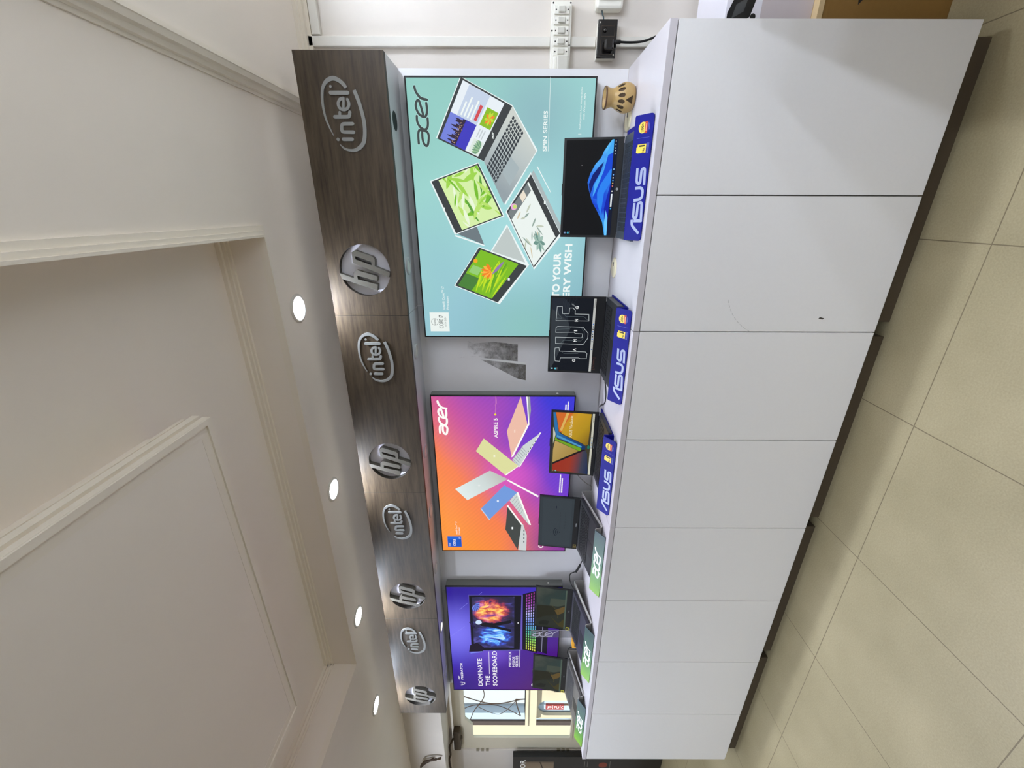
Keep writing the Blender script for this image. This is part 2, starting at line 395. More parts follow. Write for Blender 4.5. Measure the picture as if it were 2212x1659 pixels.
OVAL_ARCS = [[(-0.0718, 0.0517, 0.0025),(-0.0465, 0.0626, 0.0053),(-0.0143, 0.0728, 0.0074),(0.0226, 0.0768, 0.0088),(0.0572, 0.0749, 0.0097),(0.0878, 0.0665, 0.0109),(0.108, 0.0489, 0.0132),(0.1164, 0.0244, 0.0144),(0.1106, 0.0042, 0.0141),(0.0998, -0.0102, 0.0132),(0.0863, -0.0213, 0.0109)], [(-0.102, 0.0316, 0.0025),(-0.1159, 0.0168, 0.007),(-0.1224, -0.0035, 0.0091),(-0.1223, -0.0247, 0.0114),(-0.112, -0.0474, 0.0137),(-0.0935, -0.0648, 0.0148),(-0.0624, -0.0732, 0.0141),(-0.0264, -0.0749, 0.0137),(0.009, -0.0704, 0.0134),(0.0437, -0.0629, 0.0134),(0.0788, -0.0506, 0.0137)]]
ROUND_H = [(-0.011, 0.1138),(-0.032, 0.0529),(-0.0096, 0.0514),(0.0026, 0.0372),(-0.0214, -0.0467),(-0.03, -0.0531),(-0.0455, -0.0487),(-0.0217, 0.0364),(-0.0376, 0.0367),(-0.0608, -0.0506),(-0.0882, -0.046),(-0.0366, 0.1066)]
ROUND_P = [(0.0774, 0.0473),(0.0321, 0.0473),(-0.0298, -0.1051),(-0.0079, -0.1111),(0.0185, -0.0467),(0.0482, -0.0504),(0.0612, -0.041),(0.0868, 0.0325)]
ROUND_P_HOLE = [(0.0622, 0.0361),(0.048, 0.0344),(0.0232, -0.0337),(0.0375, -0.0331)]
WORD_STROKES = [[(-0.0027, 0.0452),(0.03, 0.0448),(0.0457, 0.0393),(0.0457, 0.0276),(0.0428, 0.0097),(0.0311, 0.001),(0.0103, 0.0019),(-0.0076, 0.0067),(-0.0116, 0.0139),(-0.0037, 0.0224),(0.0142, 0.0274),(0.0379, 0.0271)], [(0.0979, 0.0453),(0.0768, 0.0448),(0.0574, 0.0334),(0.0487, 0.016),(0.0555, 0.0042),(0.0711, 0.0003),(0.0894, 0.0005)], [(0.1037, 0.0179),(0.1321, 0.025),(0.1545, 0.0331),(0.147, 0.0437),(0.1282, 0.046),(0.1055, 0.035),(0.0951, 0.0146),(0.1037, 0.0039),(0.1246, 0.0007),(0.1443, 0.0018)], [(0.1561, -0.0013),(0.162, 0.0225),(0.1749, 0.0358),(0.1878, 0.0435),(0.202, 0.0466)]]
WORD_W = 0.0076
BLUE_STROKES = [[(-0.3877, 0.01),(-0.3593, 0.0425),(-0.3404, 0.0446)], [(-0.3439, 0.0362),(-0.3433, 0.006)], [(-0.282, 0.0406),(-0.3327, 0.0401),(-0.334, 0.0256),(-0.2836, 0.0253),(-0.2793, 0.0112),(-0.3472, 0.0055)], [(-0.2731, 0.0453),(-0.2705, 0.0211),(-0.2619, 0.0118),(-0.239, 0.0119),(-0.2311, 0.0212),(-0.2324, 0.0436)], [(-0.1665, 0.0429),(-0.2139, 0.0408),(-0.2179, 0.0257),(-0.1711, 0.0259),(-0.1691, 0.0127),(-0.2221, 0.0094)]]
BLUE_BADGE = (-0.04, 0.0388)
BLUE_RIB = [(-0.0228, 0.0314),(-0.0226, 0.0217),(-0.0578, 0.0178),(-0.058, 0.0281)]
BLUE_DIV = [(-0.0728, 0.0527),(-0.0707, 0.0053)]
BLUE_BOX = [(-0.0896, 0.0498),(-0.0914, 0.0176),(-0.12, 0.0156),(-0.1175, 0.0484)]
BLUE_LINES = [(-0.0845, 0.012),(-0.1246, 0.0083),(-0.0865, 0.0046),(-0.1238, 0.0012),(-0.0297, 0.0159),(-0.0491, 0.0145),(-0.0341, 0.0105),(-0.0457, 0.0098)]
BLUE_EDGE = [(0.0015, 0.0725),(-0.0015, -0.0015),(-0.4173, 0.0664),(-0.4138, -0.0053)]
T2_OUT = [[(-0.6413, 0.2339),(-0.6786, 0.235),(-0.7099, 0.2309),(-0.7112, 0.2071),(-0.6922, 0.2057),(-0.689, 0.1147),(-0.6928, 0.1067),(-0.6917, 0.0747),(-0.6647, 0.0736),(-0.6567, 0.0819),(-0.657, 0.2105),(-0.6386, 0.2144)], [(-0.5603, 0.2342),(-0.5364, 0.2334),(-0.5295, 0.226),(-0.5307, 0.1021),(-0.5596, 0.0754),(-0.5855, 0.0754),(-0.6184, 0.0961),(-0.6167, 0.2326),(-0.5843, 0.234),(-0.5844, 0.1042),(-0.5643, 0.1017),(-0.5634, 0.1381),(-0.5568, 0.1442)], [(-0.5011, 0.2349),(-0.4797, 0.2339),(-0.4317, 0.2323),(-0.4304, 0.2079),(-0.4654, 0.2051),(-0.4646, 0.1734),(-0.4371, 0.1727),(-0.4367, 0.1552),(-0.4486, 0.1443),(-0.4659, 0.1448),(-0.4661, 0.0785),(-0.4988, 0.0761)]]
T2_IN = [[(-0.4874, 0.2336),(-0.4887, 0.2069),(-0.4679, 0.225),(-0.4506, 0.2269)], [(-0.4671, 0.1967),(-0.4785, 0.1885),(-0.4775, 0.102),(-0.4977, 0.078)], [(-0.5008, 0.2235),(-0.4835, 0.2338)], [(-0.5324, 0.1609),(-0.5405, 0.1681),(-0.5442, 0.2311)], [(-0.5349, 0.1094),(-0.5522, 0.0949),(-0.58, 0.093),(-0.6006, 0.1089),(-0.5992, 0.1938),(-0.6138, 0.2066)], [(-0.6607, 0.1985),(-0.6687, 0.1883),(-0.6663, 0.1201),(-0.6599, 0.1127)]]
T2_LET = [(-0.7044, 0.1373),(-0.6463, 0.1369),(-0.5986, 0.1367),(-0.5483, 0.1371),(-0.4965, 0.1365),(-0.434, 0.1366)]
T2_SCR = [(-0.3908, 0.2584),(-0.7599, 0.2584),(-0.3886, 0.0694),(-0.7586, 0.0589)]
T2_BAR = [(-0.3873, 0.0585),(-0.387, 0.0475),(-0.7595, 0.0502),(-0.7591, 0.0609)]
T2_TRI = [(-0.3908, 0.2602),(-0.7343, 0.2586),(-0.5347, 0.1722),(-0.3895, 0.1969)]
T2_ICO = [(-0.7489, 0.2508),(-0.748, 0.2261)]
T3 = {'scr': [(-0.9935, 0.2411),(-1.3756, 0.2344),(-0.9976, 0.0326),(-1.3769, 0.0227)], 'bar': [(-0.9974, 0.044),(-0.9975, 0.0319),(-1.3769, 0.0227),(-1.377, 0.0348)], 'blue': [(-0.9979, 0.2429),(-0.9971, 0.2294),(-1.1148, 0.2085),(-1.1274, 0.1942),(-1.1826, 0.077),(-1.1949, 0.0585),(-1.2135, 0.0592),(-1.2193, 0.0746),(-1.202, 0.0915),(-1.1518, 0.2187),(-1.1251, 0.2258),(-1.0543, 0.2366)], 'green': [(-1.1407, 0.2232),(-1.1606, 0.2144),(-1.2101, 0.0752),(-1.2287, 0.0878),(-1.1662, 0.228)], 'lightblue': [(-1.1334, 0.2156),(-1.1964, 0.0781),(-1.2059, 0.0814),(-1.145, 0.219)], 'gold': [(-1.1706, 0.2258),(-1.2277, 0.0938),(-1.3124, 0.2349),(-1.2269, 0.2343)], 'dark': [(-1.3148, 0.2348),(-1.2274, 0.0899),(-1.2153, 0.0827),(-1.2178, 0.0549),(-1.3243, 0.2336)], 'red': [(-1.3243, 0.2336),(-1.2181, 0.0589),(-1.2404, 0.0474),(-1.3756, 0.0349),(-1.3658, 0.2348)], 'navy': [(-1.2546, 0.108),(-1.2202, 0.0567),(-1.2404, 0.0474),(-1.3753, 0.0317),(-1.3819, 0.1083)], 'yellow': [(-1.1184, 0.1946),(-1.052, 0.1688),(-0.9912, 0.1357),(-0.9972, 0.0402),(-1.1848, 0.0455),(-1.1905, 0.0608),(-1.178, 0.0774),(-1.1268, 0.1864)], 'orange': [(-0.997, 0.2275),(-0.9955, 0.1354),(-1.052, 0.1688),(-1.1184, 0.1946),(-1.1125, 0.2067)], 'streak': [(-0.9978, 0.1716),(-0.9968, 0.1564),(-1.1091, 0.1912),(-1.1055, 0.2031)], 'white': [(-1.0856, 0.2393),(-1.1294, 0.2236),(-1.1525, 0.2286),(-1.1898, 0.2358)], 'text': [(-1.1272, 0.1283),(-1.1304, 0.1411),(-1.0157, 0.1476),(-1.0127, 0.1344)]}
T1 = {'scr': [(0.2708, 0.2411),(-0.1089, 0.2387),(0.2725, 0.0245),(-0.108, 0.0169)], 'edge': [(0.2742, 0.2486),(-0.1146, 0.2463),(0.2798, 0.0025),(-0.1151, -0.0029)], 'p1': [(0.2712, 0.0366),(0.2715, 0.0508),(0.256, 0.0635),(0.2276, 0.0824),(0.2052, 0.0912),(0.1794, 0.1145),(0.1431, 0.1337),(0.1094, 0.1424),(0.082, 0.1348),(0.0333, 0.118),(-0.0054, 0.0923),(-0.0519, 0.0657),(-0.1066, 0.0534),(-0.1063, 0.0323),(0.0088, 0.0335),(0.1254, 0.0352),(0.201, 0.0334)], 'p2': [(0.2696, 0.0365),(0.2683, 0.0487),(0.2274, 0.068),(0.169, 0.0773),(0.1024, 0.1121),(0.0543, 0.1159),(0.092, 0.0928),(0.1491, 0.0719),(0.2142, 0.0525),(0.249, 0.0345)], 'p3': [(0.2144, 0.0633),(0.1558, 0.0761),(0.0818, 0.1031),(0.0473, 0.1153),(0.0403, 0.0885),(0.1156, 0.0616),(0.188, 0.0321),(0.2268, 0.0359)], 'p4': [(0.0681, 0.0983),(0.1022, 0.0862),(0.162, 0.0477),(0.1553, 0.0362),(0.1254, 0.037),(0.068, 0.0685),(-0.0196, 0.076),(0.0263, 0.0949)], 'p5': [(0.1693, 0.0991),(0.1396, 0.1224),(0.1025, 0.1363),(0.0612, 0.1277),(0.1024, 0.1159),(0.1493, 0.0902),(0.1887, 0.079)], 'p6': [(0.112, 0.043),(0.0678, 0.0352),(0.0088, 0.0335),(-0.1026, 0.0308),(-0.1065, 0.0419),(-0.0374, 0.0594),(0.0053, 0.0631),(0.061, 0.0531)], 'p7': [(-0.0518, 0.0581),(-0.0018, 0.055),(-0.0302, 0.0449),(-0.1028, 0.0422),(-0.1066, 0.0515)], 'bar': [(0.0644, 0.0312),(0.0124, 0.0301)], 'ico': [(0.1387, 0.0292),(0.127, 0.0291),(0.117, 0.0289),(0.1059, 0.0289),(0.0951, 0.0286),(0.0747, 0.0285),(0.0053, 0.0275),(0.1602, 0.0294)], 'desk': [(-0.1001, 0.2253),(-0.0998, 0.2016)], 'hp': [(0.0831, 0.0118)], 'cur': [(0.1768, 0.1708)], 'tray': [(0.2647, 0.0304),(0.2521, 0.0313),(0.2395, 0.0311),(0.2299, 0.0308),(0.2187, 0.0305)]}
T4 = {'scr': [(-1.5792, 0.243),(-1.9487, 0.2366),(-1.5783, 0.0276),(-1.9437, 0.0212)], 'wifi': [(-1.8382, 0.112)], 'r': [(-1.8458, 0.1542)], 'dash': [(-1.6388, 0.1433),(-1.665, 0.1347)], 'stk': [(-1.9172, 0.0206),(-1.9185, 0.0071),(-1.9616, 0.0079),(-1.9613, 0.0201)], 'logo': [(-1.7679, 0.0143)], 'dots': [(-1.6656, 0.0878),(-1.742, 0.0837)]}
T5 = {'scr': [(-2.3307, 0.2367),(-2.7083, 0.2385),(-2.318, 0.0223),(-2.6966, 0.0286)], 'bar': [(-2.3205, 0.0341),(-2.318, 0.0223),(-2.6948, 0.0212),(-2.6943, 0.0338)], 'stk': [(-2.6626, 0.0229),(-2.658, 0.0042),(-2.7048, 0.0031),(-2.7062, 0.0231)], 'sky': [(-2.3307, 0.2367),(-2.4972, 0.2373),(-2.4913, 0.1502),(-2.4155, 0.0265),(-2.3223, 0.0268)], 'hill': [(-2.5013, 0.2247),(-2.498, 0.1798),(-2.4948, 0.1352),(-2.5282, 0.0992),(-2.5768, 0.097),(-2.5945, 0.1715),(-2.6385, 0.2362),(-2.5116, 0.2394)], 'sand': [(-2.5316, 0.1139),(-2.4917, 0.0614),(-2.4782, 0.0328),(-2.5066, 0.0362),(-2.5455, 0.0538),(-2.5757, 0.0921)], 'slope': [(-2.5886, 0.1466),(-2.6593, 0.0833),(-2.5908, 0.0367),(-2.6943, 0.0338),(-2.6868, 0.077)], 'rock': [(-2.6636, 0.2202),(-2.6407, 0.1852),(-2.6453, 0.1444),(-2.6849, 0.1582),(-2.6913, 0.2143)], 'cloud': [(-2.4913, 0.1502),(-2.4211, 0.1431),(-2.4174, 0.0651),(-2.4166, 0.0312),(-2.4647, 0.0335),(-2.4915, 0.0909)]}
T, TS, CB, FL = -0.4861, -0.5103, -1.4555, -1.545        # worktop top / underside, cabinet bottom, floor
XR, YF, YP = 0.5488, 1.6187, 2.114                       # right end, front edge, back panel face
YW, YN = 2.24, 2.5                                       # back wall, window wall
ZC, ZS, ZT, ZI = 0.955, 0.91, 1.10, 0.935                # ceiling, right soffit, tray, island

# ================================================================== setting
b = MB(); b.box(-6.3, 3.1, -1.8, 2.62, FL - 0.06, FL, TILE); struct(b.build('floor'))
b = MB()
TX0, TX1, TY0, TY1 = -2.51, -0.097, -1.25, 1.64
plate(b, [(-6.3, -1.8), (0.43, -1.8), (0.43, YW + .1), (-6.3, YW + .1)], [[(TX0, TY0), (TX1, TY0), (TX1, TY1), (TX0, TY1)]], lambda x, y, c: (x, y, ZC + c), ZT - ZC, CEIL)
b.box(TX0 - .05, TX1 + .05, TY0 - .05, TY1 + .05, ZT, ZT + .06, CEIL)
IX0, IX1, IY0, IY1 = -2.01, -0.591, -.75, 1.14
b.box(IX0 + .05, IX1 - .05, IY0 + .05, IY1 - .05, ZI + .001, ZT, CEIL)
b.box(0.43, 3.1, -1.8, YW + .1, ZS, ZT, CEIL)
struct(b.build('ceiling'))
def frame_strip(mb, x0, x1, y0, y1, wd, z0, z1, mt):
    """rectangular ring of moulding, outside x0..y1 by wd (mitred)"""
    a = [(x0, y0), (x1, y0), (x1, y1), (x0, y1)]; o = [(x0 - wd, y0 - wd), (x1 + wd, y0 - wd), (x1 + wd, y1 + wd), (x0 - wd, y1 + wd)]
    plate(mb, o, [a], lambda x, y, c: (x, y, z0 + c), z1 - z0, mt)
TRIM = M('cream_moulding_paint', (240, 232, 218), 0.6, 0.3)
b = MB(); frame_strip(b, TX0, TX1, TY0, TY1, .040, ZC - .012, ZC, TRIM); frame_strip(b, TX0, TX1, TY0, TY1, .022, ZC - .022, ZC - .012, TRIM)
frame_strip(b, TX0 + .0, TX1 - .0, TY0, TY1, .008, ZC - .030, ZC - .022, TRIM); struct(b.build('trim_1'))
b = MB()
for wd, z0, z1 in ((.050, ZI, ZI + .018), (.040, ZI + .018, ZI + .030), (.052, ZI + .030, ZI + .052), (.034, ZI + .052, ZI + .070), (.044, ZI + .070, ZI + .082)):
    frame_strip(b, IX0 + .05, IX1 - .05, IY0 + .05, IY1 - .05, wd, z0, z1, TRIM)
frame_strip(b, IX0 + .020, IX1 - .020, IY0 + .020, IY1 - .020, .019, ZI - .006, ZI + .001, TRIM); struct(b.build('trim_2'))
b = MB()     # cove at the top of the tray wall
for k, (dy, z0) in enumerate(((.03, 1.085), (.018, 1.072), (.010, 1.062))):
    b.box(TX0, TX1, TY1 - dy, TY1, z0, ZT, TRIM); b.box(TX0, TX0 + dy, TY0, TY1, z0, ZT, TRIM)
struct(b.build('trim_3'))
b = MB()     # cornice along the right-hand beam
prof = [(.388, ZC), (.388, ZC - .006), (.398, ZC - .010), (.400, ZC - .022), (.412, ZC - .030), (.416, ZC - .044), (.430, ZC - .052), (.432, ZS - .010), (.444, ZS - .010), (.446, ZS), (.446, ZC)]
b.prism([(x, -1.8, z) for x, z in prof], (0, YW + 1.8, 0), TRIM); struct(b.build('trim_4'))
b = MB()     # moulding where the soffit meets the back wall
for dy, z0 in ((.020, ZS - .045), (.040, ZS - .030), (.062, ZS - .016)): b.box(.446, 3.0, YW - dy, YW, z0, ZS, TRIM)
struct(b.build('trim_5'))

b = MB()
b.box(-3.47, 3.1, YW, YW + .1, FL, ZS + .1, WALL)
b.box(-6.3, -3.47, YW, YN + .12, .619, ZC + .1, WALL)
struct(b.build('wall_back'))
WX0, WX1, WZ0, WZ1 = -5.165, -3.62, -0.75, 0.578
b = MB()
plate(b, [(-6.3, FL), (-3.3, FL), (-3.3, .619), (-6.3, .619)], [[(WX0, WZ0), (WX1, WZ0), (WX1, WZ1 + .02), (WX0, WZ1 + .02)]], lambda x, z, c: (x, YN + c, z), .12, WALL)
b.box(-3.47, -3.37, YW + .1, YN + .12, FL, .619, WALL)
struct(b.build('wall_window'))
b = MB(); b.box(-6.3, -6.2, -1.8, YN + .1, FL, ZC + .1, WALL); struct(b.build('wall_left'))
b = MB(); plate(b, [(-1.8, FL), (YW + .1, FL), (YW + .1, ZC + .1), (-1.8, ZC + .1)], [[(-1.6, FL + .05), (1.0, FL + .05), (1.0, .55), (-1.6, .55)]], lambda y, z, c: (3.0 + c, y, z), .1, WALL); struct(b.build('wall_right'))
wr = bpy.data.objects.new('added_window', None); COL.objects.link(wr); wr.location = (3.05, -.3, FL + .05 + EYE); struct(wr); wr['_o'] = tuple(wr.location); wr['label'] = 'added unseen glazed shopfront in the wall to the right of the lens'  # shopfront added out of view for the side lamp to shine through
b = MB(); ALU = M('added_shopfront_aluminium', (150, 152, 154), .35, .5, .7)
for i in range(4): y_ = -1.6 + i * .85; b.box(3.02, 3.07, y_, y_ + .05, FL + .05, .55, ALU)
b.box(3.02, 3.07, -1.6, 1.0, FL + .05, FL + .11, ALU); b.box(3.02, 3.07, -1.6, 1.0, .49, .55, ALU); b.build('added_shopfront_frame', wr)
b = MB(); b.box(3.042, 3.048, -1.6, 1.0, FL + .06, .54, glass('added_shopfront_glass', (250, 253, 252), 0.0, 0.04)); b.build('added_shopfront_pane', wr)
b = MB(); b.box(-6.3, 3.1, -1.9, -1.8, FL, ZC + .1, M('brown_wall_cladding', (78, 68, 56), .6)); struct(b.build('wall_front'))

# ---- window with a notched pane opening
FRAME = M('cream_window_paint', (214, 206, 184), 0.45, 0.4, noise=0.03, scale=9)
win = bpy.data.objects.new('window_1', None); COL.objects.link(win); win.location = ((WX0 + WX1) / 2, YN, WZ0 + EYE); struct(win)
win['_o'] = tuple(win.location); win['label'] = 'cream framed window with a notched arch pane at the far end of the counter'
PX0, PX1, PZ0, PZ1 = -4.955, -3.72, -0.60, 0.385
pane = [(PX0, PZ0), (PX1, PZ0), (PX1, PZ1), (-3.93, PZ1), (-4.05, .455), (-4.64, .455), (-4.748, PZ1), (PX0, PZ1)]
b = MB(); plate(b, [(WX0 + .004, WZ0), (WX1, WZ0), (WX1, WZ1), (WX0 + .004, WZ1)], [pane], lambda x, z, c: (x, YN + .012 + c, z), .016, FRAME)
def grow(pts, d):
    cx_ = sum(p[0] for p in pts) / len(pts); cz_ = sum(p[1] for p in pts) / len(pts)
    return [(p[0] + (d if p[0] > cx_ else -d), p[1] + (d if p[1] > cz_ else -d)) for p in pts]
plate(b, grow(pane, .022), [pane], lambda x, z, c: (x, YN + .002 + c, z), .010, FRAME)
b.build('window_frame', win)
b = MB(); b.box(PX0 - .02, PX1 + .02, YN + .018, YN + .021, PZ0 - .02, .48, glass('window_glass', (248, 252, 250), 0.0, 0.05)); b.build('window_pane', win)
b = MB()
for z0 in (.229, -.606):
    for k in range(3): b.box(WX0 - .012, WX0 + .010, YN - .006, YN + .012, z0 + k * .05, z0 + .03 + k * .05, M('painted_hinge', (150, 142, 122), .5))
b.build('window_hinge', win)

# ---- what stands outside the window
STONE = M('cream_facade_stone', (200, 184, 158), 0.8, 0.2, noise=0.08, scale=5); PALE = M('pale_blue_render', (176, 190, 204), 0.8, 0.2, noise=0.06, scale=4)
fac = thing('facade', 'cream stone facade with a ledge and arched openings seen through the window', 'building', (-8.4, 4.6, FL))
b = MB(); b.box(-10.5, -8.45, 4.5, 4.55, FL, 3.2, STONE); b.box(-9.02, -9.0, 4.47, 4.5, FL, 3.2, STONE); b.build('pier', fac)
b = MB(); plate(b, [(-8.33, FL), (-5.6, FL), (-5.6, -.437), (-8.33, -.437)],
    [[(-8.24, -1.4), (-7.83, -1.4)] + [(-8.035 + .205 * math.cos(math.pi * k / 10), -.62 + .15 * math.sin(math.pi * k / 10)) for k in range(11)],
     [(-7.55, -1.4), (-7.05, -1.4)] + [(-7.3 + .25 * math.cos(math.pi * k / 10), -.62 + .15 * math.sin(math.pi * k / 10)) for k in range(11)]],
    lambda x, z, c: (x, 4.5 + c, z), .05, STONE); b.build('arcade_wall', fac)
b = MB(); b.box(-8.33, -5.6, 4.38, 4.7, -.437, -.245, STONE); b.box(-8.33, -5.6, 4.34, 4.7, -.29, -.245, STONE); b.build('ledge', fac)
b = MB(); b.box(-8.33, -5.6, 4.57, 4.62, FL, -.437, PALE); b.box(-8.05, -8.03, 4.555, 4.57, FL, -.437, PALE); b.build('recessed_door', fac)
b = MB(); b.box(-8.445, -8.335, 4.455, 4.49, FL, 3.2, M('dark_post_paint', (62, 44, 36), .5)); 
tag(b.build('post'), 'dark brown post standing in front of the cream facade outside', 'post')
far = thing('house', 'pale house wall with a grey pilaster far outside the window', 'building', (-10, 7.0, FL))
b = MB(); b.box(-16, -6, 7.0, 7.2, FL, 5, M('pale_house_render', (186, 188, 192), .8, noise=.06, scale=2)); b.build('wall_face', far)
b = MB(); b.box(-13.15, -12.35, 6.8, 7.0, FL, 5, PALE); b.build('pilaster', far)
BARK = M('bare_branch_bark', (120, 96, 84), .9)
b = MB()
for pts, r in (([(-9.35, 5.4, -.2), (-9.5, 5.4, .35), (-9.3, 5.4, .9), (-8.9, 5.4, 1.6)], .022), ([(-9.9, 5.4, -.2), (-9.55, 5.4, .3), (-9.6, 5.4, .9), (-10.2, 5.4, 1.5)], .016),
               ([(-9.4, 5.4, -.1), (-9.85, 5.4, .25), (-9.6, 5.4, .7)], .012), ([(-10.6, 5.4, 1.0), (-9.8, 5.4, .8), (-9.2, 5.4, .55), (-8.6, 5.4, .75)], .018)): b.tube(pts, r * .5, BARK, 6)
b.tube([(-9.2, 5.4, FL), (-9.3, 5.4, -.8), (-9.35, 5.4, -.2), (-9.4, 5.4, -.1), (-9.9, 5.4, -.2)], .012, BARK, 6)
tag(b.build('bare_tree'), 'leafless tree with thin crossing branches outside the window', 'tree')
b = MB(); b.box(-7.665, -7.545, 4.27, 4.30, -.875, -.575, M('red_sign_paint', (150, 40, 36), .5)); sg = tag(b.build('shop_sign'), 'small red sign with pale lettering outside the window', 'sign')
b = MB(); b.box(-7.615, -7.59, 4.302, 4.325, FL, -.60, M('sign_post_paint', (120, 90, 60), .6)); o = b.build('sign_post', sg)
cv = Canvas((-7.66, 4.2695, -.585), (0, 0, -1), (1, 0, 0), (0, -1, 0)); cv.text('JS', .01, .085, .03, .09, WHITEP); cv.rect(.105, .110, .01, .105, WHITEP); cv.text('PU', .13, .21, .03, .09, WHITEP); cv.rect(.225, .23, .01, .105, WHITEP); cv.text('C', .245, .28, .03, .09, WHITEP)
cv.mb.build('sign_lettering', sg)

# ================================================================== lamps
RING = M('downlight_trim', (205, 200, 190), .4); LENS = E('downlight_lens', (228, 238, 255), LAMP)
def downlight(x, y, z, label, group):
    t = thing('ceiling_downlight', label, 'ceiling light', (x, y, z), group)
    b = MB(); b.lathe([(.064, 0), (.064, -.004), (.058, -.007), (.048, -.006), (.046, -.001)], (x, y, z), RING, 36); b.build('trim_ring', t)
    b = MB(); b.poly([(x + .046 * math.cos(a), y - .046 * math.sin(a), z - .003) for a in [2 * math.pi * k / 28 for k in range(28)]], LENS); b.build('lens', t)
for x, y, lb in ((-.408, 1.835, 'round lit downlight in ceiling above the teal lightbox'), (-1.38, 1.826, 'round lit downlight in ceiling above the orange and violet lightbox, second from the cornice'),
                 (-2.333, 1.82, 'round lit downlight in ceiling, third along from the cornice'), (-3.22, 1.82, 'round lit downlight in ceiling at the window end of the row')):
    downlight(x, y, ZC, lb, 'downlights in front of the canopy')
for x, y, z in ((1.15, 1.80, ZS), (1.1, .7, ZS), (1.1, -.6, ZS), (2.2, .1, ZS), (2.2, -1.2, ZS), (1.65, .4, ZS), (1.1, .05, ZS), (1.65, -.9, ZS), (.17, -1.1, ZC), (-2.85, .95, ZC), (-4.1, 1.1, ZC), (-4.6, 1.5, ZC), (-3.3, .2, ZC), (-2.85, -.5, ZC), (-3.3, -1.0, ZC), (-4.4, -.8, ZC), (-4.0, -.3, ZC), (-1.8, -1.5, ZC), (-.8, -1.5, ZC)):
    downlight(x, y, z, 'unseen round downlight added elsewhere in the shop ceiling', 'unseen downlights added over the rest of the shop')  # lamps added out of view to supply the room light

# ================================================================== display cabinets
CARC = M('cabinet_carcass', (120, 116, 110), .6)  # carcass toned down to paint in the shade of the door gaps
names = ('white two-door cabinet nearest the lens, under the black-screened laptop and clay pot', 'white two-door cabinet under the outlined-letter laptop and yellow-screened laptop',
         'white two-door cabinet under the dark grey-screened laptop and silver stand', 'white two-door cabinet at the far end, beside the window')
GROM = M('cream_grommet', (232, 222, 190), .45)
for k in range(4):
    x1, x0 = XR - k - .0015, XR - k - 1 + .0015
    t = thing('display_cabinet', names[k], 'cabinet', (x0 + .5, 1.87, FL), 'white cabinets in the counter row')
    b = MB(); b.box(x0, x1, YF + .021, YP - .002, CB, TS, CARC); b.box(x1 - .018, x1, YF + .021, YP - .002, CB, TS - .001, WHITE) if k == 0 else None; b.build('carcass', t)
    xm = (x0 + x1) / 2
    for a0, a1 in ((x0, xm - .0012), (xm + .0012, x1)):
        b = MB(); b.box(a0 + .0008, a1 - .0008, YF + .0015, YF + .0195, CB, TS - .0035, WHITE)
        if k == 0 and a0 == x0: 
            b.poly([(-.395 + dx, YF + .0012, -1.225 + dz) for dx, dz in ((0, .012), (.006, .006), (.001, -.012), (-.004, -.006))], EDGE)
            SCUF = M('faint_scuff', (204, 203, 202), .4)
            for i in range(9):
                a = 1.9 + i * .09; b.poly([(-.25 + .22 * math.cos(a + e) * r_, YF + .0012, -1.05 + .22 * math.sin(a + e) * r_) for e, r_ in ((0, 1), (.06, 1), (.06, 1.012), (0, 1.008))], SCUF)
        b.build('door', t, bevel=.0008)
    b = MB(); b.box(x0, x1, YF, YP, TS, T, TOPW); b.build('countertop', t, bevel=.001)
    b = MB(); b.box(x0 + .03, x1 - .03, YF + .05, YP - .05, FL, CB, PLINTH); b.build('plinth', t)
    if k == 0:
        for gx in (.350, -.254):
            b = MB(); b.lathe([(.0, .006), (.040, .006), (.046, .003), (.047, 0)], (gx, 2.041, T), GROM, 32)
            b.box(gx - .004 + .012, gx + .026, 2.034, 2.046, T + .005, T + .0066, BLACK); b.build('cable_grommet', t)

BRIGHT = M('bright_white_worktop', (248, 246, 244), .35); DARKTOP = M('black_stone_worktop', (24, 23, 22), .25); BROWN = M('brown_counter_laminate', (96, 82, 66), .5)
for x0, x1, y0, y1, lb, mb_, mt_ in ((.62, 2.9, -1.4, 1.36, 'added white shop counter, out of view to the right of the lens', WHITE, BRIGHT), (-5.6, .42, -1.7, -.28, 'added brown shop counter with a black top, out of view behind the lens', BROWN, DARKTOP)):
    t = thing('added_shop_counter', lb, 'counter', ((x0 + x1) / 2, (y0 + y1) / 2, FL))  # unseen counters added to bounce, block and soak up light
    b = MB(); b.box(x0 + .01, x1 - .01, y0 + .01, y1 - .01, FL, TS, mb_); b.build('body', t); b = MB(); b.box(x0, x1, y0, y1, TS, T, mt_); b.build('countertop', t, bevel=.001)

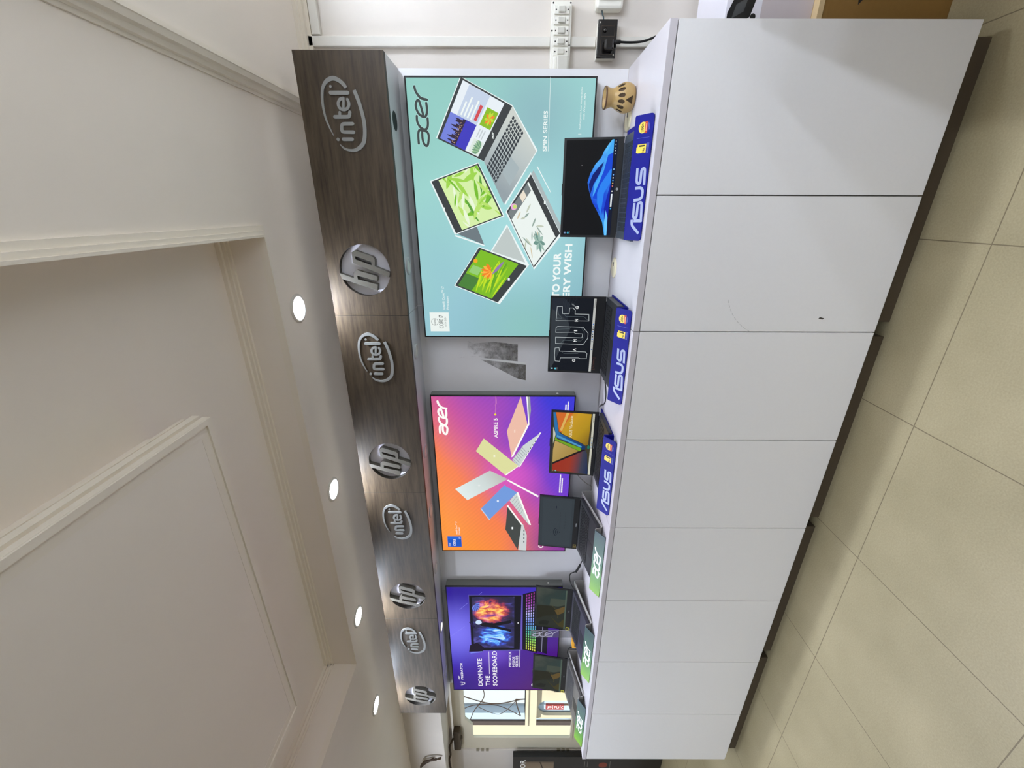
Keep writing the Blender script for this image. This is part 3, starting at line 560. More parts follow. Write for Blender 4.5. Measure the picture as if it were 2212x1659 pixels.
# ================================================================== canopy sections with back panels
FY, FT, FB, FX = 1.8985, .8212, .4824, .5461
GREYB = M('recess_white', (240, 240, 250), .3, .5); RB = M('logo_laminate', (88, 84, 75), .45)
labs = ('wood-fronted canopy section over the teal lightbox, at the cornice end', 'wood-fronted canopy section over the gap beside the teal lightbox and the orange lightbox edge',
        'wood-fronted canopy section over the window-side half of the orange lightbox', 'wood-fronted canopy section at the window end, over the violet lightbox')
pk = ((.213, .788), (.204, .786), (.197, .646), (.19, .666))
PUCK = M('puck_ring', (196, 198, 200), .35); PUCKL = M('puck_lens_off', (226, 226, 220), .3); PUCKON = E('puck_lens_on', (255, 246, 232), 9.0)
STAIN = stain_mat()
for k in range(4):
    x1, x0 = FX - k - .0015, FX - k - 1 + .0015
    t = thing('display_canopy', labs[k], 'canopy', (x0 + .5, YP, T), 'wood-fronted canopy sections')
    hc = (FX - k - .798, .656); oc = (FX - k - .206, .657)
    b = MB(); plate(b, [(x0, FB), (x1, FB), (x1, FT), (x0, FT)], [circ(hc[0], hc[1], .112, 64)], lambda x, z, c: (x, FY + c, z), .024, WOOD, EDGE); b.build('fascia_board', t)
    b = MB(); b.poly([(p[0], FY + .0255, p[1]) for p in circ(hc[0], hc[1], .118, 48)], GREYB)
    fn = lambda a, z, c: (hc[0] + a, FY - .002 + c, hc[1] + z)
    b2 = MB(); plate(b2, ROUND_H, [], fn, .0265, RB); plate(b2, ROUND_P, [ROUND_P_HOLE], fn, .0265, RB)
    ro = b.build('round_logo', t); b2.build('raised_letter', ro)
    b = MB(); fo = lambda a, z, c: (oc[0] + a, FY - .004 + c, oc[1] + z)
    for i, (pts, wd) in enumerate(OVAL_STROKES): ribbon(lambda a, z, c: (oc[0] + a, FY - .004 - i * .00015 + c, oc[1] + z), b, rounded(pts, .011) if len(pts) < 7 else pts, wd, LETTER, 0 if len(pts) < 7 else 4, False, True, .0045)
    for pts in OVAL_ARCS: ribbon(fo, b, pts, .01, LETTER, 6, False, False, .0045)
    for i, (a, z, r) in enumerate(OVAL_DOTS):
        if k == 2 and i == 0: continue
        plate(b, circ(a, z, r, 16), [], fo, .0045, LETTER)
    b.build('oval_logo', t)
    b = MB(); b.box(x0, x1, FY + .024, YP, FB + .0008, FB + .018, SOFF); b.build('soffit_board', t)
    b = MB(); b.box(x0, x1, YP, YP + .016, T + .001, FB + .03, PANEL)
    if k == 1:
        y = YP - .0006
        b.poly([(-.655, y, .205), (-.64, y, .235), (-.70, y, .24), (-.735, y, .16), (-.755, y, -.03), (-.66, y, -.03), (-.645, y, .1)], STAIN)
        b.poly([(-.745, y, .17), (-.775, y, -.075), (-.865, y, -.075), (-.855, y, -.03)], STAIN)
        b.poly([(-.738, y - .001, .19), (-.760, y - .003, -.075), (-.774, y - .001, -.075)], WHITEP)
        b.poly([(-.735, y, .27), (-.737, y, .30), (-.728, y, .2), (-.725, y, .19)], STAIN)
    b.build('back_panel', t)
    for i, dx in enumerate(pk[k]):
        px_ = FX - k - dx; c = (px_, 1.985, FB + .0008)
        b = MB()
        if k == 0 and i == 0:
            b.poly([(p[0], p[1], c[2] - .0006) for p in circ(c[0], c[1], .036, 32)], BLACK); b.build('empty_lamp_hole', t)
        else:
            b.lathe([(.040, 0), (.040, -.005), (.034, -.007), (.027, -.006), (.026, -.002)], c, PUCK, 32)
            b.poly([(p[0], p[1], c[2] - .003) for p in circ(c[0], c[1], .027, 28)], PUCKON if (k, i) == (3, 0) else PUCKL); b.build('puck_light', t)

# ================================================================== lightboxes
BY = 2.054
def lightbox(x0, x1, label, paint):
    t = thing('lightbox', label, 'lightbox', ((x0 + x1) / 2, YP, -.346), 'acrylic lightboxes on the back panel')
    b = MB(); b.box(x0, x1, BY + .006, YP - .0005, -.346, .445, LEDGE); b.build('casing', t)
    b = MB(); plate(b, [(x0 - .001, -.347), (x1 + .001, -.347), (x1 + .001, .446), (x0 - .001, .446)], [[(x0 + .005, -.341), (x1 - .005, -.341), (x1 - .005, .440), (x0 + .005, .440)]], lambda x, z, c: (x, BY - .002 + c, z), .010, CASEB); b.build('rim', t)
    cv = Canvas((0, BY, 0)); paint(cv, x0 + .005, x1 - .005, -.341, .440); cv.mb.build('printed_face', t)
    b = MB(); b.lathe([(.006, 0), (.006, .002), (.0, .003)], (x1, BY + .03, -.25), M('switch_dot', (245, 245, 240), .3), 12, 'x'); b.build('switch_button', t)
def lp(*rgb): return E('print_%d_%d_%d' % rgb, rgb, 1.0)
def word(cv, x, z, s, mt, ws=1.0, lw=0):
    for st in WORD_STROKES: cv.stroke([(x + a * s, z + b_ * s) for a, b_ in st], WORD_W * 1.3 * s * ws + lw, mt, 5)
def keys(cv, c, nu, nv, mt, g=.12):
    q = quad(c)
    for i in range(nu):
        for j in range(nv):
            s0, s1, t0, t1 = (i + g) / nu, (i + 1 - g) / nu, (j + g) / nv, (j + 1 - g) / nv
            cv.mb.add([cv.P(*q(s, t_), cv.l + 1) for s, t_ in ((s0, t1), (s1, t1), (s1, t0), (s0, t0))], [(0, 1, 2, 3)], mt)
    cv.l += 1
def sub(cv, c, s0, s1, t0, t1, mt):
    q = quad(c); return cv.poly([q(s0, t1), q(s1, t1), q(s1, t0), q(s0, t0)], mt)
def leaf(cv, c, s, t, ln, wd, ang, mt):
    q = quad(c); ca, sa = math.cos(ang), math.sin(ang); pts = []
    for k in range(13):
        u = k / 12; h = wd * math.sin(math.pi * u) ** .8; pts.append((u * ln, h))
    for k in range(11, 0, -1):
        u = k / 12; h = wd * math.sin(math.pi * u) ** .8; pts.append((u * ln, -h))
    cl = lambda v: min(.999, max(.001, v))
    cv.poly([q(cl(s + a * ca - b_ * sa), cl(t + a * sa + b_ * ca)) for a, b_ in pts], mt)

def face_teal(cv, x0, x1, z0, z1):
    cv.rect(x0, x1, z0, z1, EG('teal_print', [(0, (142, 200, 190)), (.35, (156, 212, 206)), (.7, (150, 198, 210)), (1, (136, 186, 196))], (.5, BY, .44), (-.45, BY, -.34), 1.0, .35, 2.2,
        [((.38, BY, -.1), .30, (138, 176, 188), .7), ((-.1, BY, -.05), .42, (172, 226, 226), .75), ((-.55, BY, -.05), .3, (142, 200, 184), .5)]))
    W, DK, LT = lp(240, 248, 246), lp(62, 66, 68), lp(205, 222, 220)
    word(cv, .265, .360, 1.0, lp(180, 226, 220), 1.3); word(cv, .265, .360, 1.0, lp(66, 74, 74))
    # soft shadows printed under the drawn laptops are left to the plain ground; the machines follow
    c = [(.281, .325), (.5, .213), (.399, .002), (.195, .126)]
    SIL, SIL2, WH = lp(176, 186, 188), lp(196, 204, 202), lp(236, 246, 246)
    cv.poly([(.283, .329), (.503, .215), (.402, .0), (.193, .124)], WH)
    cv.poly(c, DK)
    sub(cv, c, .025, .975, .05, .86, lp(232, 240, 246)); sub(cv, c, .42, .97, .18, .58, lp(198, 212, 232)); sub(cv, c, .025, .47, .05, .44, lp(118, 132, 220)); sub(cv, c, .025, .47, .36, .58, lp(66, 62, 190))
    q = quad(c)
    for i in range(15):
        s = .03 + i * .029; h = .10 + .05 * math.sin(i * 2.1) + (.07 if i in (3, 9, 12) else 0); sub(cv, c, s, s + .029, .37 - h, .37, lp(54, 42, 66))
        if i % 2: cv.poly([q(s, .37 - h), q(s + .029, .37 - h), q(s + .0145, .31 - h)], lp(54, 42, 66))
    for i in range(36):
        s, t_ = .04 + random.random() * .40, .27 + random.random() * .09; sub(cv, c, s, s + .006, t_, t_ + .012, lp(250, 206, 150))
    for i in range(4): sub(cv, c, .50, .72 + (i % 2) * .1, .23 + i * .065, .26 + i * .065, W)
    sub(cv, c, .52, .78, .49, .545, lp(212, 78, 84))
    for i in range(3): sub(cv, c, .3, .45, .66 + i * .05, .68 + i * .05, lp(196, 204, 210))
    g = [q(.50, .62), q(.80, .62), q(.80, .84), q(.50, .84)]; cv.poly(g[::-1], lp(140, 190, 40))
    for i in range(9): leaf(cv, g, .5, .55, .4, .09, i * .7 + .2, lp(240, 140, 50) if i % 2 else lp(196, 220, 60))
    g = [q(.04, .64), q(.27, .64), q(.27, .85), q(.04, .85)]; cv.poly(g[::-1], lp(222, 234, 226))
    for i in range(10): leaf(cv, g, .3 + .04 * i, .9, .7, .08, -2.4 + i * .18, lp(110, 156, 124) if i % 2 else lp(152, 190, 150))
    word(cv, q(.46, .945)[0] - .012, q(.46, .945)[1] + .002, .12, W, 1.4)
    base = [(.195, .126), (.399, .002), (.233, -.102), (.022, .039)]
    cv.poly([(.196, .123), (.401, .0), (.237, -.108), (.018, .033)], WH); cv.poly(base, EG('silver_base_print', [(0, (150, 162, 168)), (.6, (186, 196, 196)), (1, (204, 210, 204))], (.1, BY, .08), (.3, BY, -.06)))
    keys(cv, [(.171, .117), (.369, -.002), (.302, -.048), (.105, .075)], 14, 6, lp(58, 64, 70)); cv.poly([(.150, .046), (.213, .008), (.168, -.030), (.098, .012)][::-1], lp(168, 182, 186))
    # tent machine
    cv.poly([(-.103, .262), (-.060, .170), (-.153, .132)], lp(112, 124, 130)); cv.poly([(-.11, .264), (-.153, .130), (-.158, .134), (-.115, .270)], WH)
    c = [(-.103, .262), (.114, .361), (.186, .151), (-.026, .043)]
    cv.poly([(-.109, .268), (.116, .368), (.190, .150), (-.028, .036)][::-1], WH); cv.poly(c[::-1], DK)
    sub(cv, c, .02, .98, .14, .97, lp(214, 240, 170)); g = [quad(c)(.02, .14), quad(c)(.98, .14), quad(c)(.98, .97), quad(c)(.02, .97)]
    for i in range(46):
        leaf(cv, g, random.random(), random.random(), .25 + .2 * random.random(), .02 + .03 * random.random(), -.4 + random.random() * 1.6 + (1.6 if i % 5 == 0 else 0), random.choice([lp(120, 190, 50), lp(160, 214, 80), lp(90, 160, 60), lp(186, 226, 110), lp(236, 248, 220)]))
    cv.rect(-.006, .008, .308, .316, W)
    # flat machine
    c = [(-.008, .026), (.144, -.081), (-.101, -.221), (-.257, -.102)]; cv.poly([(-.010, .032), (.152, -.080), (-.100, -.236), (-.266, -.104)][::-1], WH)
    cv.poly([(.146, -.082), (.160, -.092), (-.088, -.236), (-.102, -.224)], lp(172, 184, 186)); cv.poly(c[::-1], DK); g = [quad(c)(.02, .03), quad(c)(.86, .03), quad(c)(.86, .98), quad(c)(.02, .98)]; cv.poly(g[::-1], lp(236, 244, 240))
    sub(cv, g, .0, .95, .0, .13, lp(122, 130, 132)); cv.circle(.012, -.006, .014, lp(236, 170, 220)); cv.circle(.012, -.010, .009, lp(200, 226, 120)); sub(cv, g, .55, .75, .01, .12, lp(236, 226, 208))
    for i in range(16): leaf(cv, g, .15 + random.random() * .5, .2 + random.random() * .6, .16 + .1 * random.random(), .018, random.random() * 6.3, random.choice([lp(196, 204, 186), lp(150, 170, 160), lp(214, 200, 170)]))
    for i in range(9): leaf(cv, g, .48, .80, .19, .035, i * .7, lp(112, 150, 140) if i % 2 else lp(160, 190, 178))
    cv.rect(.024, .036, -.150, -.142, W)
    cv.poly([(.173, -.106), (.176, -.109), (.076, -.170), (.070, -.170)], WH)
    # stand machine
    cv.poly([(-.244, -.080), (-.062, .026), (-.068, .030), (-.190, .108)], WH); cv.poly([(-.250, -.070), (-.072, .024), (-.190, .102)], lp(192, 202, 200))
    c = [(-.341, .278), (-.165, .157), (-.248, -.076), (-.426, .069)]; cv.poly([(-.343, .283), (-.161, .158), (-.240, -.082), (-.432, .062)][::-1], WH)
    c = [(-.341, .278), (-.165, .157), (-.248, -.070), (-.424, .072)]; cv.poly(c[::-1], DK); sub(cv, c, .03, .97, .05, .84, lp(126, 190, 40)); g = [quad(c)(.03, .05), quad(c)(.97, .05), quad(c)(.97, .84), quad(c)(.03, .84)]
    sub(cv, g, .0, .35, .0, .4, lp(76, 130, 60)); sub(cv, g, .4, .6, .05, .3, lp(150, 206, 120))
    for i in range(20): leaf(cv, g, random.random() * .4, .5 + random.random() * .5, .6, .025, -.5 + random.random() * .5, random.choice([lp(196, 226, 40), lp(160, 210, 40), lp(100, 170, 40)]))
    for i in range(8): leaf(cv, g, .62, .52, .24, .035, 2.6 + i * .38, lp(244, 130, 40) if i % 2 else lp(250, 180, 70))
    leaf(cv, g, .55, .60, .4, .04, .15, lp(150, 120, 180)); cv.circle(-.225, .175, .010, lp(240, 170, 40)); cv.rect(-.317, -.305, .012, .022, W)
    # lettering
    cv.text('SPIN SERIES', .233, .382, -.1470, -.130, W, .018); cv.rect(.233, .500, -.1545, -.1530, W)
    cv.text('Rechargeable Acer Active Stylus', .316, .466, -.290, -.281, W); cv.text('with Wacom AES', .350, .444, -.303, -.295, W); cv.rect(.2975, .2990, -.293, -.279, W)
    cv.text('TO YOUR', -.400, -.188, -.231, -.195, W, .03); cv.text('EVERY WISH', -.463, -.148, -.282, -.247, W, .03)
    cv.text('Intel\u00ae Core\u2122 i7', -.458, -.345, .333, .345, W, .006); cv.text('Processor', -.458, -.392, .314, .326, W, .006)
    cv.rect(-.571, -.473, .317, .413, lp(236, 244, 240)); cv.ring(-.522, .389, .017, .0015, DK); cv.text('intel', -.535, -.509, .384, .395, DK); cv.text('CORE i7', -.555, -.488, .346, .368, DK); cv.text('10TH GEN', -.545, -.497, .331, .340, lp(120, 128, 128))

def face_orange(cv, x0, x1, z0, z1):
    cv.rect(x0, x1, z0, z1, EG('orange_violet_print', [(0, (255, 150, 50)), (.28, (250, 130, 80)), (.5, (206, 88, 158)), (.72, (122, 66, 206)), (1, (64, 60, 216))], (-1.75, BY, .46), (-1.20, BY, -.37), 1.0, .06, 3,
        [((-1.45, BY, .0), .24, (226, 92, 206), .75), ((-2.0, BY, -.3), .4, (88, 44, 150), .7), ((-1.0, BY, .1), .3, (196, 84, 168), .5)], .05))
    W, WH = lp(255, 252, 248), lp(240, 244, 244)
    word(cv, -1.160, .362, .96, W, 1.25)
    cv.text('ASPIRE 5', -1.193, -1.069, .080, .101, W, .015); cv.circle(-1.046, .092, .006, lp(240, 220, 60)); cv.stroke([(-1.04, .092), (-.99, .089), (-.975, .085), (-.93, .087)], .0016, lp(230, 150, 190), 4); cv.stroke([(-.99, .093), (-.97, .089), (-.93, .091)], .001, lp(230, 150, 190), 4)
    # gold
    cv.poly([(-1.384, -.038), (-1.16, -.156), (-1.158, -.166), (-1.39, -.048)], W); cv.poly([(-1.390, -.043), (-1.341, -.002), (-1.244, -.065), (-1.162, -.160)], lp(206, 214, 214))
    for i in range(7): cv.stroke([(-1.372 + i * .014, -.036 - i * .008), (-1.335 + i * .014, -.006 - i * .008)], .003, lp(150, 160, 162), 0)
    for i in range(5): cv.rect(-1.31 + i * .022, -1.30 + i * .022, -.086 - i * .0125, -.081 - i * .0125, lp(90, 96, 110))
    cv.poly([(-1.198, .160), (-1.282, .207), (-1.446, .038), (-1.384, -.041)], lp(222, 222, 160)); cv.poly([(-1.440, .036), (-1.384, -.036), (-1.380, -.046), (-1.450, .036)], W); cv.rect(-1.322, -1.308, .096, .106, lp(244, 244, 214))
    # silver
    cv.poly([(-1.474, .024), (-1.415, .129), (-1.547, .339), (-1.629, .269)], EG('silver_lid_print', [(0, (226, 238, 236)), (.6, (206, 216, 214)), (1, (190, 186, 180))], (-1.6, BY, .3), (-1.44, BY, .05)))
    cv.poly([(-1.484, .030), (-1.478, .020), (-1.595, -.164), (-1.606, -.158)], W); cv.circle(-1.52, .195, .007, lp(226, 232, 230))
    # blue
    cv.poly([(-1.571, -.030), (-1.633, .012), (-1.817, -.108), (-1.812, -.118)], lp(206, 214, 212)); cv.poly([(-1.565, -.026), (-1.571, -.040), (-1.818, -.122), (-1.817, -.112)], W)
    for i in range(6): cv.stroke([(-1.60 - i * .02, -.030 - i * .008), (-1.64 - i * .02, -.004 - i * .009)], .003, lp(160, 170, 172), 0)
    cv.poly([(-1.518, .044), (-1.692, .188), (-1.778, .139), (-1.571, -.033)], lp(116, 156, 222)); cv.poly([(-1.692, .192), (-1.690, .186), (-1.778, .134), (-1.782, .138)], lp(190, 210, 240)); cv.rect(-1.642, -1.628, .078, .090, lp(226, 236, 250))
    # black
    cv.poly([(-1.813, -.058), (-2.022, -.043), (-2.026, -.095), (-1.90, -.096), (-1.812, -.072)], lp(206, 212, 212)); cv.poly([(-1.666, .025), (-1.853, .039), (-2.022, -.040), (-1.813, -.062)], lp(70, 74, 72)); cv.rect(-1.852, -1.834, -.010, .000, WH)
    for i in range(4): cv.rect(-1.87 - i * .03, -1.855 - i * .03, -.082, -.074, lp(120, 124, 128))
    cv.poly([(-1.670, .030), (-1.664, .022), (-1.812, -.068), (-1.818, -.060)], W)
    # rose
    cv.poly([(-.937, -.078), (-1.114, -.094), (-1.02, -.105), (-.937, -.098)], lp(150, 158, 164)); cv.poly([(-.935, -.048), (-1.15, .028), (-1.319, .002), (-1.114, -.089)], lp(238, 190, 170)); cv.poly([(-1.108, -.087), (-1.106, -.098), (-1.318, -.008), (-1.322, .004)], W); cv.rect(-1.16, -1.14, -.020, -.012, lp(246, 214, 196))
    cv.poly([(-.935, -.078), (-1.110, -.092), (-1.110, -.098), (-.935, -.084)], W)
    cv.rect(-1.996, -1.911, .319, .407, lp(30, 100, 214)); cv.rect(-1.996, -1.935, .319, .407, lp(24, 86, 196)); cv.text('intel', -1.990, -1.965, .391, .401, W); cv.text('CORE', -1.988, -1.932, .356, .373, W, .01); cv.text('i7', -1.930, -1.920, .324, .334, W)
    cv.text('Intel\u00ae Core\u2122 i7', -1.894, -1.792, .341, .352, W, .006); cv.text('Processor', -1.894, -1.836, .325, .335, W, .006)
    for z, a0, a1 in ((-.292, -1.57, -1.44), (-.304, -1.57, -1.47), (-.300, -1.022, -.985), (-.312, -1.022, -.965)):
        x = a0
        while x < a1: cv.rect(x, x + .005, z, z + .008, W); x += .0066
    cv.ring(-1.985, -.188, .013, .007, W, 20, .6, 5.4); cv.circle(-1.958, -.196, .006, W)

def flame_print():
    mt, n, bs = nt('flame_print'); L = n.links.new
    bs.inputs['Base Color'].default_value = (.01, .01, .01, 1); bs.inputs['Roughness'].default_value = .3
    geo = n.nodes.new('ShaderNodeNewGeometry'); sep = n.nodes.new('ShaderNodeSeparateXYZ'); L(geo.outputs['Position'], sep.inputs[0])
    def noise(sc_, det, dist, off):
        mp = n.nodes.new('ShaderNodeMapping'); mp.inputs['Location'].default_value = (off, 0, 0); mp.inputs['Rotation'].default_value = (0, .6, 0); mp.inputs['Scale'].default_value = (1, 1, .55); L(geo.outputs['Position'], mp.inputs[0])
        z_ = n.nodes.new('ShaderNodeTexNoise'); z_.inputs['Scale'].default_value = sc_; z_.inputs['Detail'].default_value = det; z_.inputs['Distortion'].default_value = dist; L(mp.outputs[0], z_.inputs['Vector']); return z_.outputs['Fac']
    def blob(cx_, cz_, rx, rz):
        a_ = n.nodes.new('ShaderNodeVectorMath'); a_.operation = 'SUBTRACT'; a_.inputs[1].default_value = (cx_, BY, cz_ + EYE); L(geo.outputs['Position'], a_.inputs[0])
        m_ = n.nodes.new('ShaderNodeVectorMath'); m_.operation = 'MULTIPLY'; m_.inputs[1].default_value = (1 / rx, 0, 1 / rz); L(a_.outputs[0], m_.inputs[0])
        l_ = n.nodes.new('ShaderNodeVectorMath'); l_.operation = 'LENGTH'; L(m_.outputs[0], l_.inputs[0])
        r_ = n.nodes.new('ShaderNodeMapRange'); r_.interpolation_type = 'SMOOTHSTEP'; r_.inputs[1].default_value = 1.15; r_.inputs[2].default_value = .35; L(l_.outputs['Value'], r_.inputs[0]); return r_.outputs[0]
    def mulf(a_, b_):
        m_ = n.nodes.new('ShaderNodeMath'); m_.operation = 'MULTIPLY'; L(a_, m_.inputs[0]); L(b_, m_.inputs[1]); return m_.outputs[0]
    def ramp(f_, st):
        r_ = n.nodes.new('ShaderNodeValToRGB'); e = r_.color_ramp.elements
        while len(e) < len(st): e.new(.5)
        for i, (p, c_) in enumerate(st): e[i].position = p; e[i].color = lin(c_)
        L(f_, r_.inputs[0]); return r_.outputs[0]
    hot = ramp(mulf(noise(16, 6, 2.2, 0), blob(-2.58, .145, .16, .17)), [(.10, (0, 0, 0)), (.26, (50, 12, 20)), (.38, (180, 50, 20)), (.48, (240, 130, 30)), (.60, (255, 214, 80))])
    cold = ramp(mulf(noise(15, 5, 2.6, 5), blob(-2.83, .115, .15, .17)), [(.10, (0, 0, 0)), (.28, (14, 20, 70)), (.40, (36, 80, 200)), (.50, (90, 180, 246)), (.62, (190, 230, 255))])
    far_ = ramp(noise(12, 5, 1.5, 9), [(.3, (16, 14, 40)), (.55, (34, 30, 84)), (.72, (84, 80, 170))])
    ad = n.nodes.new('ShaderNodeMix'); ad.data_type = 'RGBA'; ad.blend_type = 'ADD'; ad.inputs[0].default_value = 1; L(hot, ad.inputs[6]); L(cold, ad.inputs[7])
    a2 = n.nodes.new('ShaderNodeMix'); a2.data_type = 'RGBA'; a2.blend_type = 'ADD'; a2.inputs[0].default_value = 1; L(ad.outputs[2], a2.inputs[6]); L(far_, a2.inputs[7])
    L(a2.outputs[2], bs.inputs['Emission Color']); bs.inputs['Emission Strength'].default_value = 1.0
    return mt
def face_violet(cv, x0, x1, z0, z1):
    cv.rect(x0, x1, z0, z1, EG('blue_violet_print', [(0, (46, 26, 150)), (.35, (62, 44, 180)), (.65, (70, 30, 150)), (1, (78, 22, 112))], (-2.5, BY, .44), (-3.2, BY, -.34), 1.0, .1, 3,
        [((-2.80, BY, .42), .42, (128, 122, 250), .95), ((-3.0, BY, .12), .22, (120, 84, 214), .7), ((-3.4, BY, .4), .3, (40, 14, 118), .7)]))
    W, BK = lp(250, 248, 255), lp(20, 18, 28)
    for a, b_ in (((-2.564, .359), (-2.50, .30)), ((-2.843, .443), (-2.735, .332)), ((-2.45, .25), (-2.40, .2))): cv.stroke([a, b_], .002, lp(150, 150, 250), 0)
    cv.poly([(-2.99, .292), (-2.422, .294), (-2.422, -.075), (-2.99, -.068)][::-1], lp(90, 80, 170)); cv.poly([(-2.985, .289), (-2.428, .290), (-2.427, -.069), (-2.975, -.062)][::-1], BK)
    c = [(-2.957, .272), (-2.446, .272), (-2.440, -.021), (-2.957, -.021)]; cv.poly(c[::-1], flame_print()); q = quad(c)
    cv.circle(q(.52, .14)[0], q(.52, .14)[1], .022, lp(206, 226, 250)); 
    cv.poly([q(.44, .22), q(.48, .16), q(.52, .30), q(.50, .50), q(.56, .92), q(.50, .92), q(.45, .55), q(.38, .92), q(.33, .92), q(.42, .45)], BK)
    cv.poly([q(.40, .02), q(.52, -.09), q(.54, -.07), q(.43, .06)], lp(36, 24, 70)); cv.poly([(-3.00, .31), (-2.93, .30), (-2.90, .25), (-2.95, .20), (-2.995, .21)], lp(28, 18, 40)); cv.poly([(-3.01, .30), (-2.995, .215), (-3.003, .21), (-3.018, .30)], lp(130, 150, 240))
    for i in range(14): leaf(cv, c, .86, .06, .14, .015, 1.2 + i * .2, lp(120, 140, 226) if i % 2 else lp(60, 70, 170))
    cv.rect(-2.70, -2.69, -.052, -.044, W); cv.rect(-2.975, -2.427, -.078, -.070, lp(110, 90, 190))
    cv.poly([(-2.972, -.082), (-2.415, -.078), (-2.375, -.190), (-3.01, -.190)], BK)
    kc = [(-2.968, -.105), (-2.418, -.098), (-2.380, -.182), (-2.998, -.182)]; qq = quad(kc)
    for i in range(22):
        u = i / 21; col = [(230, 230, 90), (150, 220, 100), (90, 200, 190), (120, 150, 240), (190, 190, 250), (170, 80, 190), (150, 50, 140)]; f_ = u * 6; j = min(5, int(f_)); fr = f_ - j
        rgb = tuple(int(col[j][n_] * (1 - fr) + col[j + 1][n_] * fr) for n_ in range(3))
        for r_ in range(5): 
            s0, s1, t0, t1 = (i + .1) / 22, (i + .82) / 22, (r_ + .12) / 5, (r_ + .60) / 5
            cv.mb.add([cv.P(*qq(s, t_), cv.l + 1) for s, t_ in ((s0, t1), (s1, t1), (s1, t0), (s0, t0))], [(0, 1, 2, 3)], lp(*rgb))
    cv.l += 1
    cv.poly([(-2.40, -.19), (-2.99, -.19), (-3.02, -.262), (-2.37, -.262)][::-1], lp(30, 26, 40)); cv.rect(-3.0, -2.40, -.225, -.221, lp(150, 150, 180))
    word(cv, -3.310, .392, .19, W, 1.1)
    cv.text('PREDATOR', -3.314, -3.123, .365, .382, W, .02, .12)
    for s in (-1, 1): cv.poly([(-3.362, .356), (-3.362 + s * .010, .366), (-3.362 + s * .022, .392), (-3.362 + s * .018, .372), (-3.362 + s * .006, .352)], W); cv.poly([(-3.362 + s * .003, .368), (-3.362 + s * .012, .396), (-3.362 + s * .008, .372)], W)
    cv.text('DOMINATE', -3.387, -3.074, .218, .252, W, .012); cv.text('THE', -3.387, -3.270, .162, .195, W, .012); cv.text('SCOREBOARD', -3.387, -2.990, .106, .140, W, .012); cv.rect(-3.249, -2.995, .163, .166, W)
    cv.text('PREDATOR', -3.163, -2.995, .000, .018, W, .01); cv.text('HELIOS', -3.163, -3.053, -.026, -.008, W, .01); cv.text('SERIES', -3.163, -3.039, -.051, -.033, W, .01); cv.rect(-3.17, -2.975, -.066, -.062, W)
    cv.ring(-3.375, -.178, .018, .010, W, 20, .3, 4.2)
    for x in (-3.07, -3.14): cv.rect(x, x + .010, -.182, -.176, W)

lightbox(-.6016, .5026, 'large teal lightbox showing four drawn folding laptops, nearest the clay pot', face_teal)
lightbox(-2.030, -.931, 'orange to violet lightbox showing five coloured laptops in a fan', face_orange)
lightbox(-3.440, -2.345, 'blue and purple lightbox showing one laptop with flames, next to the window', face_violet)
# ================================================================== stands and laptops on the counter
def frame(p, q, x):
    """frame on the slanted plane through (x,p) and (x,q), p and q being (y,z)"""
    d = Vector((0, q[0] - p[0], q[1] - p[1])); L = d.length; d.normalize()
    return (Vector((x, p[0], p[1])), Vector((1, 0, 0)), d, Vector((0, -d.z, d.y))), L
def blue_stand(x0, x1, label):
    t = thing('laptop_stand', label, 'laptop stand', ((x0 + x1) / 2, 1.86, T), 'blue acrylic laptop stands')
    b = MB(); b.box(x0 + .001, x1 - .001, 1.722, 2.015, T + .0002, T + .0052, BLUE); b.box(x0 + .001, x1 - .001, 1.728, 1.733, T + .005, T + .046, BLUE); b.build('base_plate', t)
    fr, L = frame((1.655, T + .0045), (1.718, T + .052), x1); o, u, v, n = fr; W = x1 - x0; r = .012
    outl = [(-W + r, 0)] + [(-r + r * math.sin(a), r - r * math.cos(a)) for a in [k * math.pi / 10 for k in range(6)]] + [(0, L - .004), (-.004, L), (-W + .004, L), (-W, L - .004)] + [(-W + r - r * math.cos(a), r - r * math.sin(a)) for a in [k * math.pi / 10 for k in range(6)]][:-1]
    b = MB(); plate(b, outl, [], lambda a, c, d: o + u * a + v * c - n * (d - .0), .004, BLUE); fp = b.build('front_plate', t)
    cv = Canvas(o + n * .0004, u, v, n, .00004); k = L / .072; s = W / .414
    f = lambda p: (p[0] * s, p[1] * k)
    for st in BLUE_STROKES: cv.stroke(rounded([f(p) for p in st], .0085), .0105, PRINTW, 0, cap=False)
    YEL = M('badge_yellow', (236, 206, 84), .35); RED = M('badge_red', (176, 52, 40), .4); DIM = M('dim_print', (112, 122, 196), .4)
    cv.mb.build('front_lettering', fp); cv = Canvas(o + n * .0004, u, v, n, .00004)
    a, c = f(BLUE_BADGE); cv.circle(a, c, .0175, YEL, 32); cv.text('200+', a - .014, a + .014, c - .004, c + .007, BLACK, .02); cv.poly([(a - .018, c - .020), (a + .018, c - .020), (a + .018, c - .009), (a - .018, c - .009)], RED); cv.rect(a - .012, a + .012, c - .017, c - .012, M('badge_pink', (226, 150, 120), .4))
    cv.rect(a - .014, a + .014, c - .0245, c - .0228, DIM); cv.rect(a - .009, a + .009, c - .0285, c - .0268, DIM)
    cv.mb.build('round_badge', fp); cv = Canvas(o + n * .0004, u, v, n, .00004)
    q0, q1 = -.119 * s, -.091 * s; cv.rect(q0, q1, .020, L - .022, YEL); cv.rect(q0 + .002, q1 - .008, L - .026, L - .018, YEL); cv.text('No.', q0 + .002, q0 + .017, .026, .036, BLACK, .02); cv.text('1', q1 - .008, q1 - .003, .026, .050, BLACK, .02)
    for z in (.0145, .0115, .0085): cv.rect(q0 - .002, q1 + .003, z, z + .0012, DIM)
    cv.rect(-.0722 * s, -.0714 * s, .010, L - .016, DIM); cv.mb.build('award_badge', fp)
